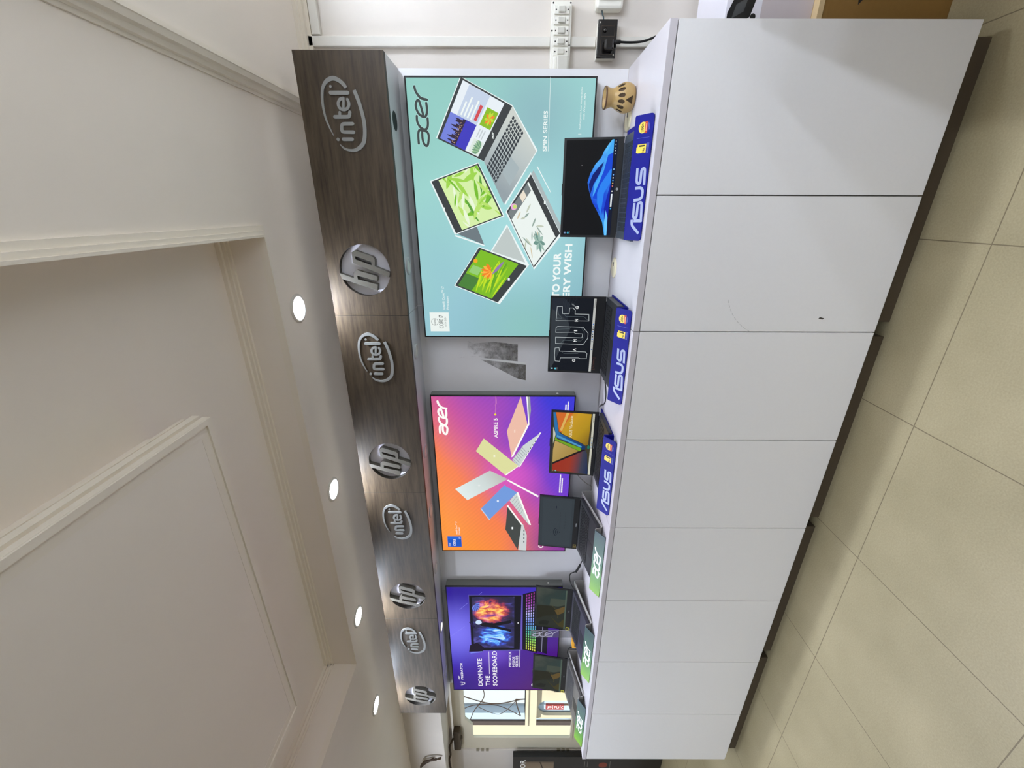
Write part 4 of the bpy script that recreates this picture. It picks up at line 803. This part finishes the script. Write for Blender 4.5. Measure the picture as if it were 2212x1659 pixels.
def MG(name, stops, p0, p1):
    mt = EG(name, stops, p0, p1); n = mt.node_tree; b = n.nodes['Principled BSDF']; lk = b.inputs['Emission Color'].links[0]
    n.links.new(lk.from_socket, b.inputs['Base Color']); n.links.remove(lk); b.inputs['Emission Strength'].default_value = 0; b.inputs['Roughness'].default_value = .4; b.inputs['Specular IOR Level'].default_value = .4
    return mt
def silver_stand(x0, x1, label):
    t = thing('laptop_stand', label, 'laptop stand', ((x0 + x1) / 2, 1.86, T), 'bent silver laptop stands')
    pr = [(1.716, .0425), (1.724, .0455), (1.733, .040), (1.740, .010), (1.748, .004), (1.758, .0055), (2.040, .066), (2.047, .0665), (2.051, .062), (2.052, .0005)]
    th = .0032; up = [Vector((y, z)) for y, z in pr]; lo = []
    for i, p in enumerate(up):
        d = (up[min(i + 1, len(up) - 1)] - up[max(i - 1, 0)]).normalized(); lo.append(p + Vector((d.y, -d.x)) * th)
    lo[-1].y = .0005
    b = MB()
    for i in range(len(up) - 1):
        vs = [(x, q.x, T + max(q.y, .0004)) for q in (up[i], up[i + 1], lo[i + 1], lo[i]) for x in (x0, x1)]
        b.add(vs, [(0, 1, 3, 2), (4, 5, 7, 6), (0, 2, 4, 6), (1, 7, 5, 3)] + ([(0, 6, 7, 1)] if i == 0 else []) + ([(2, 3, 5, 4)] if i == len(up) - 2 else []), SILVER)
    b.build('tray', t)
    fr, L = frame((1.660, T + .004), (1.720, T + .0465), x0); o, u, v, n = fr
    b = MB(); b.fbox(fr, 0, x1 - x0, 0, L, -.003, 0, MG('green_blend_print', [(0, (116, 164, 38)), (.22, (86, 140, 46)), (.55, (48, 92, 68)), (1, (36, 60, 66))], (x0, 1.7, 0), (x1, 1.7, 0))); fp = b.build('front_plate', t)
    cv = Canvas(o + n * .0005, u, v, n, .00004); s = .88; word(cv, .135, .017, s, WHITEP, 1.1); cv.mb.build('front_lettering', fp)
def laptop(label, x0, x1, f, h, top, th, body, lidm, keym, draw, group, scr, ports=False, hinge_bar=True, bar=None, stk=None, pad=True):
    t = thing('laptop', label, 'laptop', ((x0 + x1) / 2, (f[0] + h[0]) / 2, f[1] - th), group)
    fr, D = frame(f, h, x0); W = x1 - x0
    b = MB(); b.fbox(fr, 0, W, 0, D, -th, 0, body)
    if ports:
        for v0, v1 in ((.55, .60), (.63, .68), (.71, .78), (.84, .87)): b.fbox(fr, W, W + .0004, D * v0, D * v1, -th * .7, -th * .3, BLACK)
    base = b.build('base', t, bevel=.002)
    b = MB(); ku0, ku1, kv0, kv1 = .030 * W / .39, W - .030 * W / .39, D * .42, D * .90
    nu = 18; rows = 6; kw = (ku1 - ku0) / nu; kh = (kv1 - kv0) / rows
    for r_ in range(rows):
        i = 0
        while i < nu:
            wd = 1
            if r_ == 0 and i == 4: wd = 6
            if i in (0, 12) and r_ in (1, 2, 3): wd = 1.5 if i == 0 else 2
            wd = max(1, round(wd)); b.fbox(fr, ku0 + i * kw + .0016, ku0 + (i + wd) * kw - .0016, kv0 + r_ * kh + .0014, kv0 + (r_ + 1) * kh - .0014, .0003, .0020, keym); i += wd
            if i == 14: i += 0
    b.build('keyboard', base)
    if pad:
        b = MB(); b.fbox(fr, W * .31, W * .58, D * .04, D * .36, .0002, .0008, lidm); b.build('touchpad', base)
    lf, L = frame(h, top, x0); o, u, v, n = lf
    if hinge_bar:
        b = MB(); b.fbox(fr, W * .06, W * .94, D + .0005, D + .010, -.012, .001, body); b.build('hinge', base)
    b = MB(); b.fbox(lf, 0, W, .0015, L, -.0075, 0, lidm); b.fbox(lf, W * .44, W * .56, L, L + .0025, -.006, -.001, lidm); lid = b.build('screen_lid', t, bevel=.0012)
    cv = Canvas(Vector((0, h[0], h[1])) + n * .0006, u, v, n, .00003)
    (ax0, ax1, bz0, bz1) = scr; draw(cv, ax0, ax1, bz0, bz1); cv.mb.build('display', lid)
    if bar: 
        cv = Canvas(Vector((0, h[0], h[1])) + n * .0006, u, v, n, .00003); bar(cv); cv.mb.build('bezel_mark', lid)
    if stk:
        cv = Canvas(Vector((0, h[0], h[1])) + n * .0009, u, v, n, .00003); stk(cv); cv.mb.build('spec_sticker', lid)
    return t
def sc(n_, *rgb): return E('screen_%s_%d_%d_%d' % ((n_,) + rgb), rgb, 1.0)
def draw1(cv, a0, a1, b0, b1):
    cv.rect(a0, a1, b0, b1, sc('a', 6, 6, 8)); t1 = T1; s = lambda *c: sc('a', *c)
    def P(k, m_): cv.poly([(min(a1, max(a0, a)), max(b0, b_)) for a, b_ in t1[k]], m_)
    P('p1', EG('wave_print', [(0, (90, 190, 250)), (.35, (40, 120, 236)), (.7, (10, 60, 210)), (1, (60, 170, 250))], (.26, 2.0, -.43), (-.10, 2.0, -.43), 1.0, .5, 26)); P('p2', s(70, 170, 246)); P('p3', s(16, 70, 214)); P('p4', s(40, 130, 240)); P('p5', s(8, 24, 110)); P('p6', s(6, 30, 170)); P('p7', s(110, 200, 255))
    cv.rect(a0, a1, b0, b0 + .016, s(8, 16, 44)); br = t1['bar']; y = b0 + .008
    cv.rect(br[1][0], br[0][0], y - .0032, y + .0036, s(226, 234, 240))
    for i, (a, _) in enumerate(t1['ico']): cv.circle(a, y, .0028, s(*[(120, 180, 240), (240, 240, 240), (90, 160, 230), (230, 190, 110), (220, 120, 120), (235, 235, 235), (60, 170, 230), (150, 200, 240)][i]), 12)
    for a, _ in t1['tray']: cv.rect(a - .002, a + .002, y - .0015, y + .0018, s(190, 200, 206))
    cv.rect(a0 + .006, a0 + .013, b1 - .014, b1 - .006, s(120, 150, 190)); cv.circle(a0 + .0095, b1 - .024, .0045, s(60, 170, 200)); cv.rect(a0 + .004, a0 + .016, b1 - .032, b1 - .030, s(150, 150, 150)); cv.circle(t1['cur'][0][0], t1['cur'][0][1], .0012, s(230, 230, 230), 8)
def mark1(cv):
    a, b_ = T1['hp'][0]; cv.ring(a, .0145, .0045, .0018, M('badge_silver', (190, 194, 196), .3), 20); cv.stroke([(a - .0018, .0128), (a - .0006, .0165)], .0012, WHITEP, 0); cv.stroke([(a + .0006, .0125), (a + .002, .0160)], .0012, WHITEP, 0)
def draw2(cv, a0, a1, b0, b1):
    s = lambda *c: sc('b', *c)
    cv.rect(a0, a1, b0, b1, s(12, 17, 26)); cv.poly([(a0 + .03, b1), (a0, b1 - .004), (-.545, .165), (-.44, .19), (a1, .215), (a1, b1)], s(48, 54, 60)); cv.poly([(-.50, .18), (-.42, .17), (a1, .20), (a1, b1), (-.44, b1)], s(30, 36, 46))
    for i in range(10): a = -.41 + .02 * math.sin(i * 3.3); cv.stroke([(a - .03, .19 - i * .004), (a, .205 - i * .008), (a + .015, .19 - i * .005)], .0007, s(52, 60, 70), 3, cap=False)
    LN, L2 = s(190, 198, 200), s(110, 124, 130)
    for o_ in T2_IN: cv.stroke(o_, .0009, L2, 0, cap=False)
    for o_ in T2_OUT: cv.stroke(o_, .0022, LN, 0, closed=True)
    for (a, b_), ch in zip(T2_LET, 'GAMING'):
        w_ = .003 if ch == 'I' else .0065; cv.text(ch, a - w_, a + w_, b_ - .008, b_ + .008, s(226, 228, 228), .03)
    for k in range(2): cv.stroke([(-.428 + k * .004, .150), (-.420 + k * .004, .162)], .001, LN, 0)
    cv.rect(a0, a1, b0, b0 + .0115, s(186, 188, 184))
    for i in range(8): cv.rect(-.605 + i * .0125, -.599 + i * .0125, b0 + .003, b0 + .0085, s(*((30, 60, 90), (60, 120, 200), (40, 40, 44))[i % 3]))
    cv.rect(-.645, -.640, b0 + .003, b0 + .008, s(60, 90, 150)); cv.rect(a1 - .045, a1 - .004, b0 + .0045, b0 + .0065, s(110, 110, 108))
    cv.rect(a0 + .007, a0 + .014, b1 - .017, b1 - .008, s(150, 190, 200)); cv.circle(a0 + .010, b1 - .030, .005, s(90, 190, 210)); cv.rect(a0 + .005, a0 + .017, b1 - .040, b1 - .038, s(130, 130, 130))
def stk2(cv):
    R_ = M('dim_red_print', (120, 72, 58), .5); cv.stroke([(-.745, .044), (-.748, .044), (-.748, .030), (-.745, .030)], .0012, R_, 0); cv.text('TUF GAMING', -.744, -.690, .034, .041, R_); cv.stroke([(-.689, .044), (-.686, .044), (-.686, .030), (-.689, .030)], .0012, R_, 0)
def draw3(cv, a0, a1, b0, b1):
    s = lambda *c: sc('c', *c); k = T3
    def P(n_, m_): cv.poly([(min(a1, max(a0, a)), min(b1, max(b0, b_))) for a, b_ in k[n_]], m_)
    cv.rect(a0, a1, b0, b1, s(60, 56, 40)); P('yellow', EG('screen_yellow', [(0, (206, 110, 30)), (.35, (196, 150, 30)), (.7, (176, 140, 24)), (1, (130, 100, 20))], (-1.02, 2, -.25), (-1.15, 2, -.43))); P('orange', s(206, 104, 36)); P('streak', s(216, 176, 90)); P('gold', EG('screen_gold', [(0, (190, 160, 96)), (1, (156, 130, 60))], (-1.17, 2, -.22), (-1.26, 2, -.35)))
    P('white', s(190, 196, 180)); P('red', EG('screen_red', [(0, (150, 40, 20)), (.5, (150, 50, 30)), (.8, (60, 60, 76)), (1, (16, 40, 80))], (-1.30, 2, -.22), (-1.32, 2, -.43))); P('dark', s(26, 16, 20)); P('green', s(110, 160, 30)); P('blue', EG('screen_blue', [(0, (40, 110, 170)), (.5, (20, 70, 130)), (1, (10, 40, 80))], (-1.10, 2, -.25), (-1.22, 2, -.42))); P('lightblue', s(76, 150, 196))
    cv.text('ASUS Vivobook', -1.144, -1.012, .136, .152, s(236, 230, 200)); cv.rect(a0, a1, b0, b0 + .011, s(196, 196, 180)); cv.circle(-1.20, b0 + .020, .012, s(24, 110, 90), rb=.007)
    for i in range(9): cv.rect(-1.205 + i * .0085, -1.201 + i * .0085, b0 + .003, b0 + .008, s(*((40, 60, 90), (60, 130, 200), (60, 60, 60))[i % 3]))
    cv.rect(a1 - .05, a1 - .005, b0 + .0045, b0 + .0065, s(120, 118, 104)); cv.circle(a0 + .012, b1 - .026, .004, s(130, 180, 180)); cv.rect(a0 + .008, a0 + .016, b1 - .014, b1 - .008, s(130, 90, 80))
def mark3(cv): cv.rect(-1.205, -1.168, .013, .0165, M('dim_badge', (120, 120, 120), .5))
def draw4(cv, a0, a1, b0, b1):
    s = lambda *c: sc('d', *c)
    cv.rect(a0, a1, b0, b1, s(50, 58, 64)); cv.rect(a0 + .012, a1 - .012, b0 + .014, b1 - .018, s(54, 62, 68)); c = T4['wifi'][0]
    cv.circle(c[0], c[1], .004, s(22, 30, 38)); 
    for r_ in (.014, .026, .038): cv.ring(c[0], c[1], r_, .0045, s(26, 34, 44), 16, math.pi * .22, math.pi * .78)
    a, b_ = T4['dash'][0]; cv.rect(a - .020, a - .002, b_ - .006, b_ - .001, s(20, 26, 44))
    for j in range(2):
        for i in range(6): cv.rect(c[0] + .03 + i * .022, c[0] + .045 + i * .022, c[1] + .0 - j * .03, c[1] + .0025 - j * .03, s(46, 53, 59))
def mark4(cv): cv.rect(-1.785, -1.760, .0135, .0175, M('badge_silver', (190, 194, 196), .3))
YST = M('yellow_sticker', (226, 214, 70), .4)
def stk4(cv): cv.rect(-1.952, -1.925, .008, .026, M('dim_gold_sticker', (150, 130, 60), .4)); cv.rect(-1.950, -1.940, .012, .022, BLACK); cv.rect(-1.936, -1.928, .012, .022, BLACK)
def draw5(dx):
    def d(cv, a0, a1, b0, b1):
        s = lambda *c: sc('e', *c); k = T5; w0 = T5['scr'][0][0]; kk = (a1 - a0) / (T5['scr'][0][0] - T5['scr'][1][0])
        def P(n_, m_): cv.poly([(min(a1, max(a0, a1 + (a - w0) * kk)), min(b1, max(b0, b_))) for a, b_ in k[n_]], m_)
        cv.rect(a0, a1, b0, b1, s(38, 42, 34)); P('sky', EG('screen_dim_sky%d' % dx, [(0, (62, 68, 60)), (.5, (40, 52, 48)), (1, (34, 54, 52))], (a1, 2, -.2), (a1 - .1, 2, -.36), 1.0, .8, 24)); P('hill', s(34, 34, 20)); P('cloud', s(62, 70, 60)); P('sand', s(92, 74, 36)); P('slope', s(60, 54, 20)); P('rock', s(26, 28, 22)); cv.rect(a0, a1, b0, b0 + .010, s(74, 88, 78))
        cv.stroke([(a0 + .22, b0 + .10), (a0 + .16, b0 + .05), (a0 + .10, b0 + .055)], .003, s(74, 68, 30), 0)
    return d
def stk5(x):
    def d(cv): cv.rect(x, x + .030, .010, .030, YST); cv.rect(x + .005, x + .025, .016, .027, M('sticker_ink', (60, 60, 30), .5)); cv.rect(x + .005, x + .025, .012, .014, M('sticker_ink', (60, 60, 30), .5))
    return d
def mark5(x):
    def d(cv): cv.rect(x - .009, x + .009, .0145, .0175, M('badge_silver', (190, 194, 196), .3))
    return d

blue_stand(-.108, .306, 'blue laptop stand with white lettering, under the black-screened laptop')
blue_stand(-.797, -.375, 'blue laptop stand with white lettering, under the outlined-letter laptop')
blue_stand(-1.410, -.987, 'blue laptop stand with white lettering, under the yellow-screened laptop')
silver_stand(-1.975, -1.556, 'bent silver laptop stand with green front, under the plain dark grey screen')
silver_stand(-2.712, -2.284, 'bent silver laptop stand with green front, holding the middle of the three dim laptops')
silver_stand(-3.395, -2.975, 'bent silver laptop stand with green front, last before the window')
laptop('grey laptop with blue waves on a black screen, beside the clay pot', -.116, .281, (1.742, T + .0192), (1.985, T + .0192), (2.030, -.220), .0135, GREYMET, BLACK, KEYS, draw1, 'open laptops on the counter', (-.106, .272, .027, .241), bar=mark1)
laptop('thick black laptop showing outlined white letters on a dark screen', -.770, -.380, (1.765, -.4515), (1.975, -.449), (2.000, -.184), .027, DARKMET, BLACK, KEYB, draw2, 'open laptops on the counter', (-.760, -.390, .0475, .2585), stk=stk2)
laptop('black laptop with a yellow, blue and red pattern on its screen', -1.385, -.985, (1.745, T + .0232), (1.960, -.462), (1.990, -.211), .0175, DARKMET, BLACK, KEYB, draw3, 'open laptops on the counter', (-1.377, -.9945, .0225, .242), bar=mark3)
laptop('black laptop with a plain dark grey screen on a silver stand', -1.962, -1.570, (1.756, T + .0280), (2.000, -.4085), (2.030, -.168), .0175, DARKMET, BLACK, KEYB, draw4, 'open laptops on the counter', (-1.953, -1.580, .034, .238), bar=mark4, stk=stk4)
laptop('dark laptop with a dim green landscape screen, second from the window', -2.702, -2.315, (1.756, T + .0280), (2.000, -.4075), (2.036, -.165), .0175, M('violet_grey_metal', (66, 64, 76), .4, .5, .4), BLACK, KEYB, draw5(0), 'open laptops on the counter', (-2.694, -2.325, .036, .236), ports=True, bar=mark5(-2.515), stk=stk5(-2.700))
laptop('dark laptop with a dim green landscape screen, closest to the window', -3.385, -3.000, (1.756, T + .0280), (2.000, -.4075), (2.038, -.162), .0175, M('silver_grey_metal', (110, 108, 106), .4, .5, .5), BLACK, M('grey_keys', (70, 70, 72), .5), draw5(1), 'open laptops on the counter', (-3.377, -3.010, .036, .236), bar=mark5(-3.195), stk=stk5(-3.383))

# ---- clay oil burner with cut-outs
CLAY = M('tan_clay_glaze', (176, 146, 92), .35, .5, noise=.1, scale=18); CLAYD = M('dark_clay_inside', (74, 56, 34), .8)
t = thing('oil_burner', 'tan clay oil burner pot with leaf-shaped cut-outs on the worktop', 'pot', (.415, 1.985, T))
prof = [(.034, .0005), (.040, .003), (.046, .010), (.0505, .020), (.0528, .030), (.0530, .036), (.0520, .044), (.0495, .052), (.0462, .059), (.0425, .066), (.0385, .072), (.0350, .078), (.0325, .084), (.0320, .090), (.0335, .097), (.0360, .104), (.0395, .112), (.0405, .116), (.0392, .119), (.036, .118), (.030, .106)]
fine = []
for i in range(len(prof) - 1):
    for k in range(5): fine.append((prof[i][0] + (prof[i + 1][0] - prof[i][0]) * k / 5, prof[i][1] + (prof[i + 1][1] - prof[i][1]) * k / 5))
fine.append(prof[-1])
def keep(a, i):
    z = fine[i][1]
    f_ = (a * 14) % 1 - .5
    if .044 < z < .070:       # ring of leaf holes
        h = .33 * math.sqrt(max(0, 1 - ((z - .057) / .013) ** 2))
        if abs(f_) < h: return False
    g = ((a - .700 + .5) % 1 - .5) * 2 * math.pi * .052      # triangular window facing the lens
    if .014 < z < .042 and abs(g) < .016 * (.042 - z) / .028: return False
    return True
b = MB(); b.lathe(fine, (.415, 1.985, T), CLAY, 192, keep=keep); b.build('body', t)
b = MB(); b.lathe([(.030, .003)] + [(r - .004, z) for r, z in prof[2:13]], (.415, 1.985, T), CLAYD, 48); b.lathe([(.0, .1055), (.0305, .1060)], (.415, 1.985, T), CLAYD, 48); b.build('inner_wall', t)
b = MB(); b.lathe([(.0397, .1125), (.0408, .1158), (.0396, .1192), (.0362, .1184)], (.415, 1.985, T), M('brown_glaze_rim', (92, 62, 40), .4), 64); b.build('rim', t)

# ---- clear strip with grey lettering between the two dim laptops
t = thing('acrylic_strip', 'clear upright plastic strip with grey lettering between the two dim landscape laptops', 'sign', (-2.735, 2.005, T))
b = MB(); b.box(-2.777, -2.697, 2.004, 2.006, T + .0005, -.135, glass('clear_acrylic', (225, 226, 230), .1, .16)); b.build('strip', t)
cv = Canvas((-2.737, 2.0035, -.148), (0, 0, -1), (1, 0, 0), (0, -1, 0)); FR = M('frosted_print', (176, 172, 186), .6)
for st in WORD_STROKES: cv.stroke([(.012 + a * .80, -.026 + b_ * 1.05) for a, b_ in st], .0085, FR, 5)
cv.rect(-.008, .24, .034, .0375, FR); cv.mb.build('grey_lettering', t)
b = MB(); b.box(-2.83, -2.765, 1.965, 2.002, T + .0005, -.425, M('orange_yellow_card', (222, 160, 40), .5)); b.box(-2.815, -2.78, 1.964, 1.9655, T + .010, -.44, M('brown_print', (120, 80, 30), .5)); tag(b.build('small_box'), 'small orange-yellow card box behind the laptop with the dim screen', 'box')

# ---- cables on the counter
def cable(name, label, pts, r, mt=RUBBER, group=None):
    b = MB(); b.tube(pts, r, mt, 8); return tag(b.build(name), label, 'cable', group)
z = T + .0035
cable('cable', 'thin black cable lying between the outlined-letter laptop and the yellow-screened laptop', [(-.80, 1.965, T + .02), (-.815, 2.0, z), (-.86, 1.955, z), (-.90, 1.945, z), (-.935, 1.965, z), (-.975, 2.03, z), (-1.0, 2.06, z)], .0028)
cable('cable', 'thin pale cable drooping down the panel below the orange lightbox', [(-1.395, 2.10, -.352), (-1.44, 2.09, -.375), (-1.49, 2.085, -.415), (-1.525, 2.08, -.455), (-1.545, 2.078, z), (-1.60, 2.085, z)], .0025, M('grey_cable', (150, 146, 138), .5))
t = thing('charger_cable', 'black charger cable with a thick plug looping into the second laptop from the window', 'cable', (-2.22, 2.06, T))
b = MB(); b.tube([(-2.10, 2.108, T + .005), (-2.125, 2.09, T + .010), (-2.15, 2.08, T + .022), (-2.175, 2.075, T + .032)], .0032, RUBBER); b.tube([(-2.225, 2.07, T + .055), (-2.25, 2.072, T + .092), (-2.280, 2.05, T + .096), (-2.300, 2.02, T + .084), (-2.3105, 1.99, T + .066)], .0032, RUBBER); b.build('lead', t)
b = MB(); b.tube([(-2.172, 2.075, T + .031), (-2.20, 2.072, T + .043), (-2.228, 2.07, T + .057)], .0075, RUBBER, 10); b.build('plug', t)
cable('cable', 'thin black cable hanging over the edge of the silver stand nearest the window', [(-2.93, 2.06, z), (-2.945, 2.058, T + .03), (-2.965, 2.055, T + .066), (-2.985, 2.03, T + .076), (-2.998, 1.99, T + .056)], .003)

# ================================================================== fittings on the wall beyond the counter end
t = thing('switch_board', 'white strip of five rocker switches with a plug, beside the panel edge', 'switch board', (.68, YW, -.244))
b = MB(); b.box(.500, .800, YW - .036, YW - .0005, -.246, -.160, PLW); b.build('mounting_box', t, bevel=.003)
DOT = M('screw_dark', (40, 36, 32), .6)
for x in (.768, .733, .698, .661, .626):
    b = MB(); b.box(x - .0145, x + .0145, YW - .044, YW - .036, -.236, -.172, PLW)
    for z_ in (-.180, -.229): b.lathe([(.003, 0), (.0, -.0004)], (x, YW - .044, z_), DOT, 10, 'y')
    s = b.build('switch_plate', t, bevel=.002); b = MB(); b.box(x - .010, x + .010, YW - .052, YW - .044, -.219, -.188, PLG); b.build('rocker', s, bevel=.003)
b = MB(); b.box(.500, .6105, YW - .050, YW - .036, -.236, -.172, PLW); b.box(.545, .606, YW - .082, YW - .050, -.236, -.186, PLG); b.build('plug', t, bevel=.006)
b = MB()
for x, z_ in ((.793, -.168), (.793, -.240), (.70, -.165), (.65, -.241)): b.lathe([(.0035, 0), (.0, -.0006)], (x, YW - .036, z_), DOT, 10, 'y')
b.build('screw', t)
t = thing('socket_box', 'glossy black socket box with a black plug, below the switch strip', 'socket', (.665, YW, -.437))
b = MB(); b.box(.603, .733, YW - .045, YW - .0005, -.437, -.359, PLW); b.build('back_box', t, bevel=.002)
b = MB(); b.box(.601, .735, YW - .052, YW - .045, -.439, -.357, GLOSSBLACK); b.build('face_plate', t, bevel=.003)
b = MB(); BR = M('dim_brown_line', (70, 54, 40), .5)
for x0_, x1_ in ((.676, .712), (.614, .668)):
    plate(b, [(x0_, -.428), (x1_, -.428), (x1_, -.372), (x0_, -.372)], [[(x0_ + .001, -.427), (x1_ - .001, -.427), (x1_ - .001, -.373), (x0_ + .001, -.373)]], lambda x, z_, c: (x, YW - .0526 + c, z_), .0006, BR)
for x_, z_ in ((.724, -.366), (.612, -.430)): b.lathe([(.003, 0), (.0, -.001)], (x_, YW - .052, z_), M('screw_silver', (190, 186, 178), .3, .5, .9), 10, 'y')
b.build('face_marking', t)
b = MB(); b.lathe([(.008, 0), (.008, -.004), (.0, -.006)], (.697, YW - .052, -.388), GLOSSBLACK, 20, 'y'); b.build('indicator', t)
b = MB(); b.box(.622, .662, YW - .085, YW - .052, -.424, -.384, GLOSSBLACK); b.build('plug', t, bevel=.008)
b = MB(); b.tube([(.652, YW - .07, -.42), (.652, YW - .07, -.452)], .008, RUBBER, 10); b.tube([(.652, YW - .07, -.45), (.652, YW - .065, -.50), (.662, YW - .05, -.56), (.69, YW - .04, -.66), (.70, YW - .04, -.90)], .0045, RUBBER, 8); b.build('power_lead', t)
t = thing('socket_box', 'white socket box at the edge of the picture above the glossy black one', 'socket', (.83, YW, -.452))
b = MB(); b.box(.769, .93, YW - .05, YW - .0005, -.456, -.344, PLW); b.build('back_box', t, bevel=.010)
b = MB(); b.box(.797, .92, YW - .056, YW - .05, -.445, -.356, PLW); b.build('face_plate', t, bevel=.003)
cable('cable', 'thin blue-grey wire joining the white and black socket boxes', [(.772, YW - .03, -.372), (.758, YW - .035, -.374), (.745, YW - .035, -.380), (.731, YW - .03, -.383)], .003, M('blue_grey_wire', (60, 78, 84), .5))
TRK = M('painted_trunking', (224, 221, 212), .6, noise=.05, scale=14, bump=.2)
for z0_, z1_, lb in ((-.159, .884, 'long upright run of painted cable trunking above the white switch strip'), (-.356, -.247, 'short run of painted cable trunking between the switch strip and the black socket box'), (FL + .01, -.440, 'upright run of painted cable trunking below the black socket box')):
    b = MB(); b.box(.650, .686, YW - .020, YW - .0004, z0_, z1_, TRK); tag(b.build('cable_trunking', bevel=.002), lb, 'trunking')
b = MB(); b.box(.690, 2.95, YW - .022, YW - .0004, .826, .862, TRK); tag(b.build('cable_trunking', bevel=.002), 'level painted cable trunking on the wall just under the soffit', 'trunking')

# ================================================================== cartons on the floor past the counter end
CARD = M('brown_cardboard', (146, 112, 62), .8, .2, noise=.06, scale=60)
t = thing('carton', 'brown cardboard carton with a black printed mark, on the floor past the counter end', 'box', (.85, 2.03, FL))
b = MB(); b.box(.60, 1.10, 1.868, 2.20, FL, -1.085, CARD); b.build('body', t, bevel=.002)
b = MB(); b.box(.598, 1.102, 1.866, 2.202, -1.096, -1.078, M('pale_card_edge', (222, 196, 150), .8)); b.build('lid_flap', t)
cv = Canvas((0, 1.8675, 0)); cv.poly([(.668, -1.215), (.690, -1.235), (.760, -1.300), (.745, -1.24), (.70, -1.21)], BLACK); cv.mb.build('printed_mark', t)
t = thing('carton', 'white carton with a black picture, standing on top of the brown carton', 'box', (.85, 2.05, -1.078))
b = MB(); b.box(.60, 1.08, 1.90, 2.19, -1.0778, -.765, M('white_carton', (238, 236, 244), .5)); b.build('body', t, bevel=.002)
cv = Canvas((0, 1.8992, 0)); cv.rect(.601, 1.079, -1.076, -.892, M('pinkish_grey_print', (206, 196, 198), .6)); cv.poly([(.62, -.772), (.655, -.772), (.72, -.80), (.74, -.84), (.70, -.87), (.645, -.855), (.625, -.82)], BLACK); cv.poly([(.64, -.79), (.68, -.80), (.70, -.84), (.66, -.83)], M('grey_print', (70, 72, 74), .5)); cv.circle(.645, -.866, .010, BLACK); cv.mb.build('printed_face', t)

# ================================================================== dark display board and wires at the window end
t = thing('display_board', 'tall black display board with a beige photograph, standing below the window frame', 'display board', (-5.55, 2.44, FL))
b = MB(); b.box(-5.98, -5.118, 2.42, 2.47, FL, -.022, M('black_board', (16, 14, 14), .4)); b.build('board', t, bevel=.003)
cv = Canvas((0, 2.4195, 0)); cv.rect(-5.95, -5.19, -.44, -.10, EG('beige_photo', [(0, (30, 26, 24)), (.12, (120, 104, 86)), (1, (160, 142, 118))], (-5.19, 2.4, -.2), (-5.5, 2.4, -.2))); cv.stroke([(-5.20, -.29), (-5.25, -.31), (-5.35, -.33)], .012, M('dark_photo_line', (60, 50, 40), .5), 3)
cv.text('O', -5.32, -5.245, -.150, -.095, WHITEP, .02); cv.text('R', -5.235, -5.175, -.150, -.095, WHITEP, .02)
cv.circle(-5.26, -.945, .045, M('red_brown_print', (140, 60, 40), .5)); cv.rect(-5.40, -5.19, -1.02, -1.012, M('grey_print_line', (110, 108, 104), .5)); cv.rect(-5.30, -5.20, -.79, -.782, M('grey_print_line', (110, 108, 104), .5)); cv.rect(-5.30, -5.20, -.76, -.752, M('grey_print_line', (110, 108, 104), .5)); cv.mb.build('printed_face', t)
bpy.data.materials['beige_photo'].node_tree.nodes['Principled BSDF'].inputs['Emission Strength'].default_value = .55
t = thing('window_closer', 'dark brown closer box at the top edge of the window frame', 'window closer', (-4.92, YN, .50))
b = MB(); b.box(-5.06, -4.77, 2.44, YN + .012, .505, .575, M('dark_brown_metal', (74, 62, 46), .5)); b.build('housing', t, bevel=.012)
b = MB(); b.lathe([(.018, 0), (.018, -.012), (.010, -.018)], (-4.90, 2.475, .506), M('dark_brown_metal', (74, 62, 46), .5), 16); b.build('knob', t)
cable('hanging_cable', 'dark cable running from the closer box along the lintel', [(-4.88, 2.46, .575), (-4.90, 2.40, .605), (-5.0, 2.38, .600), (-5.05, 2.36, .612), (-5.25, 2.34, .600), (-5.45, 2.32, .618)], .010, M('brown_cable', (70, 54, 38), .6))
cable('hanging_cable', 'dark cable looping from the wall high up near the ceiling at the window end', [(-4.74, 2.225, .72), (-4.76, 2.20, .80), (-4.80, 2.19, .84), (-4.72, 2.19, .80), (-4.70, 2.20, .70), (-4.72, 2.22, .655)], .010, M('brown_cable', (70, 54, 38), .6))

for o in bpy.data.objects:
    for k in ('_o', '_po'):
        if k in o: del o[k]
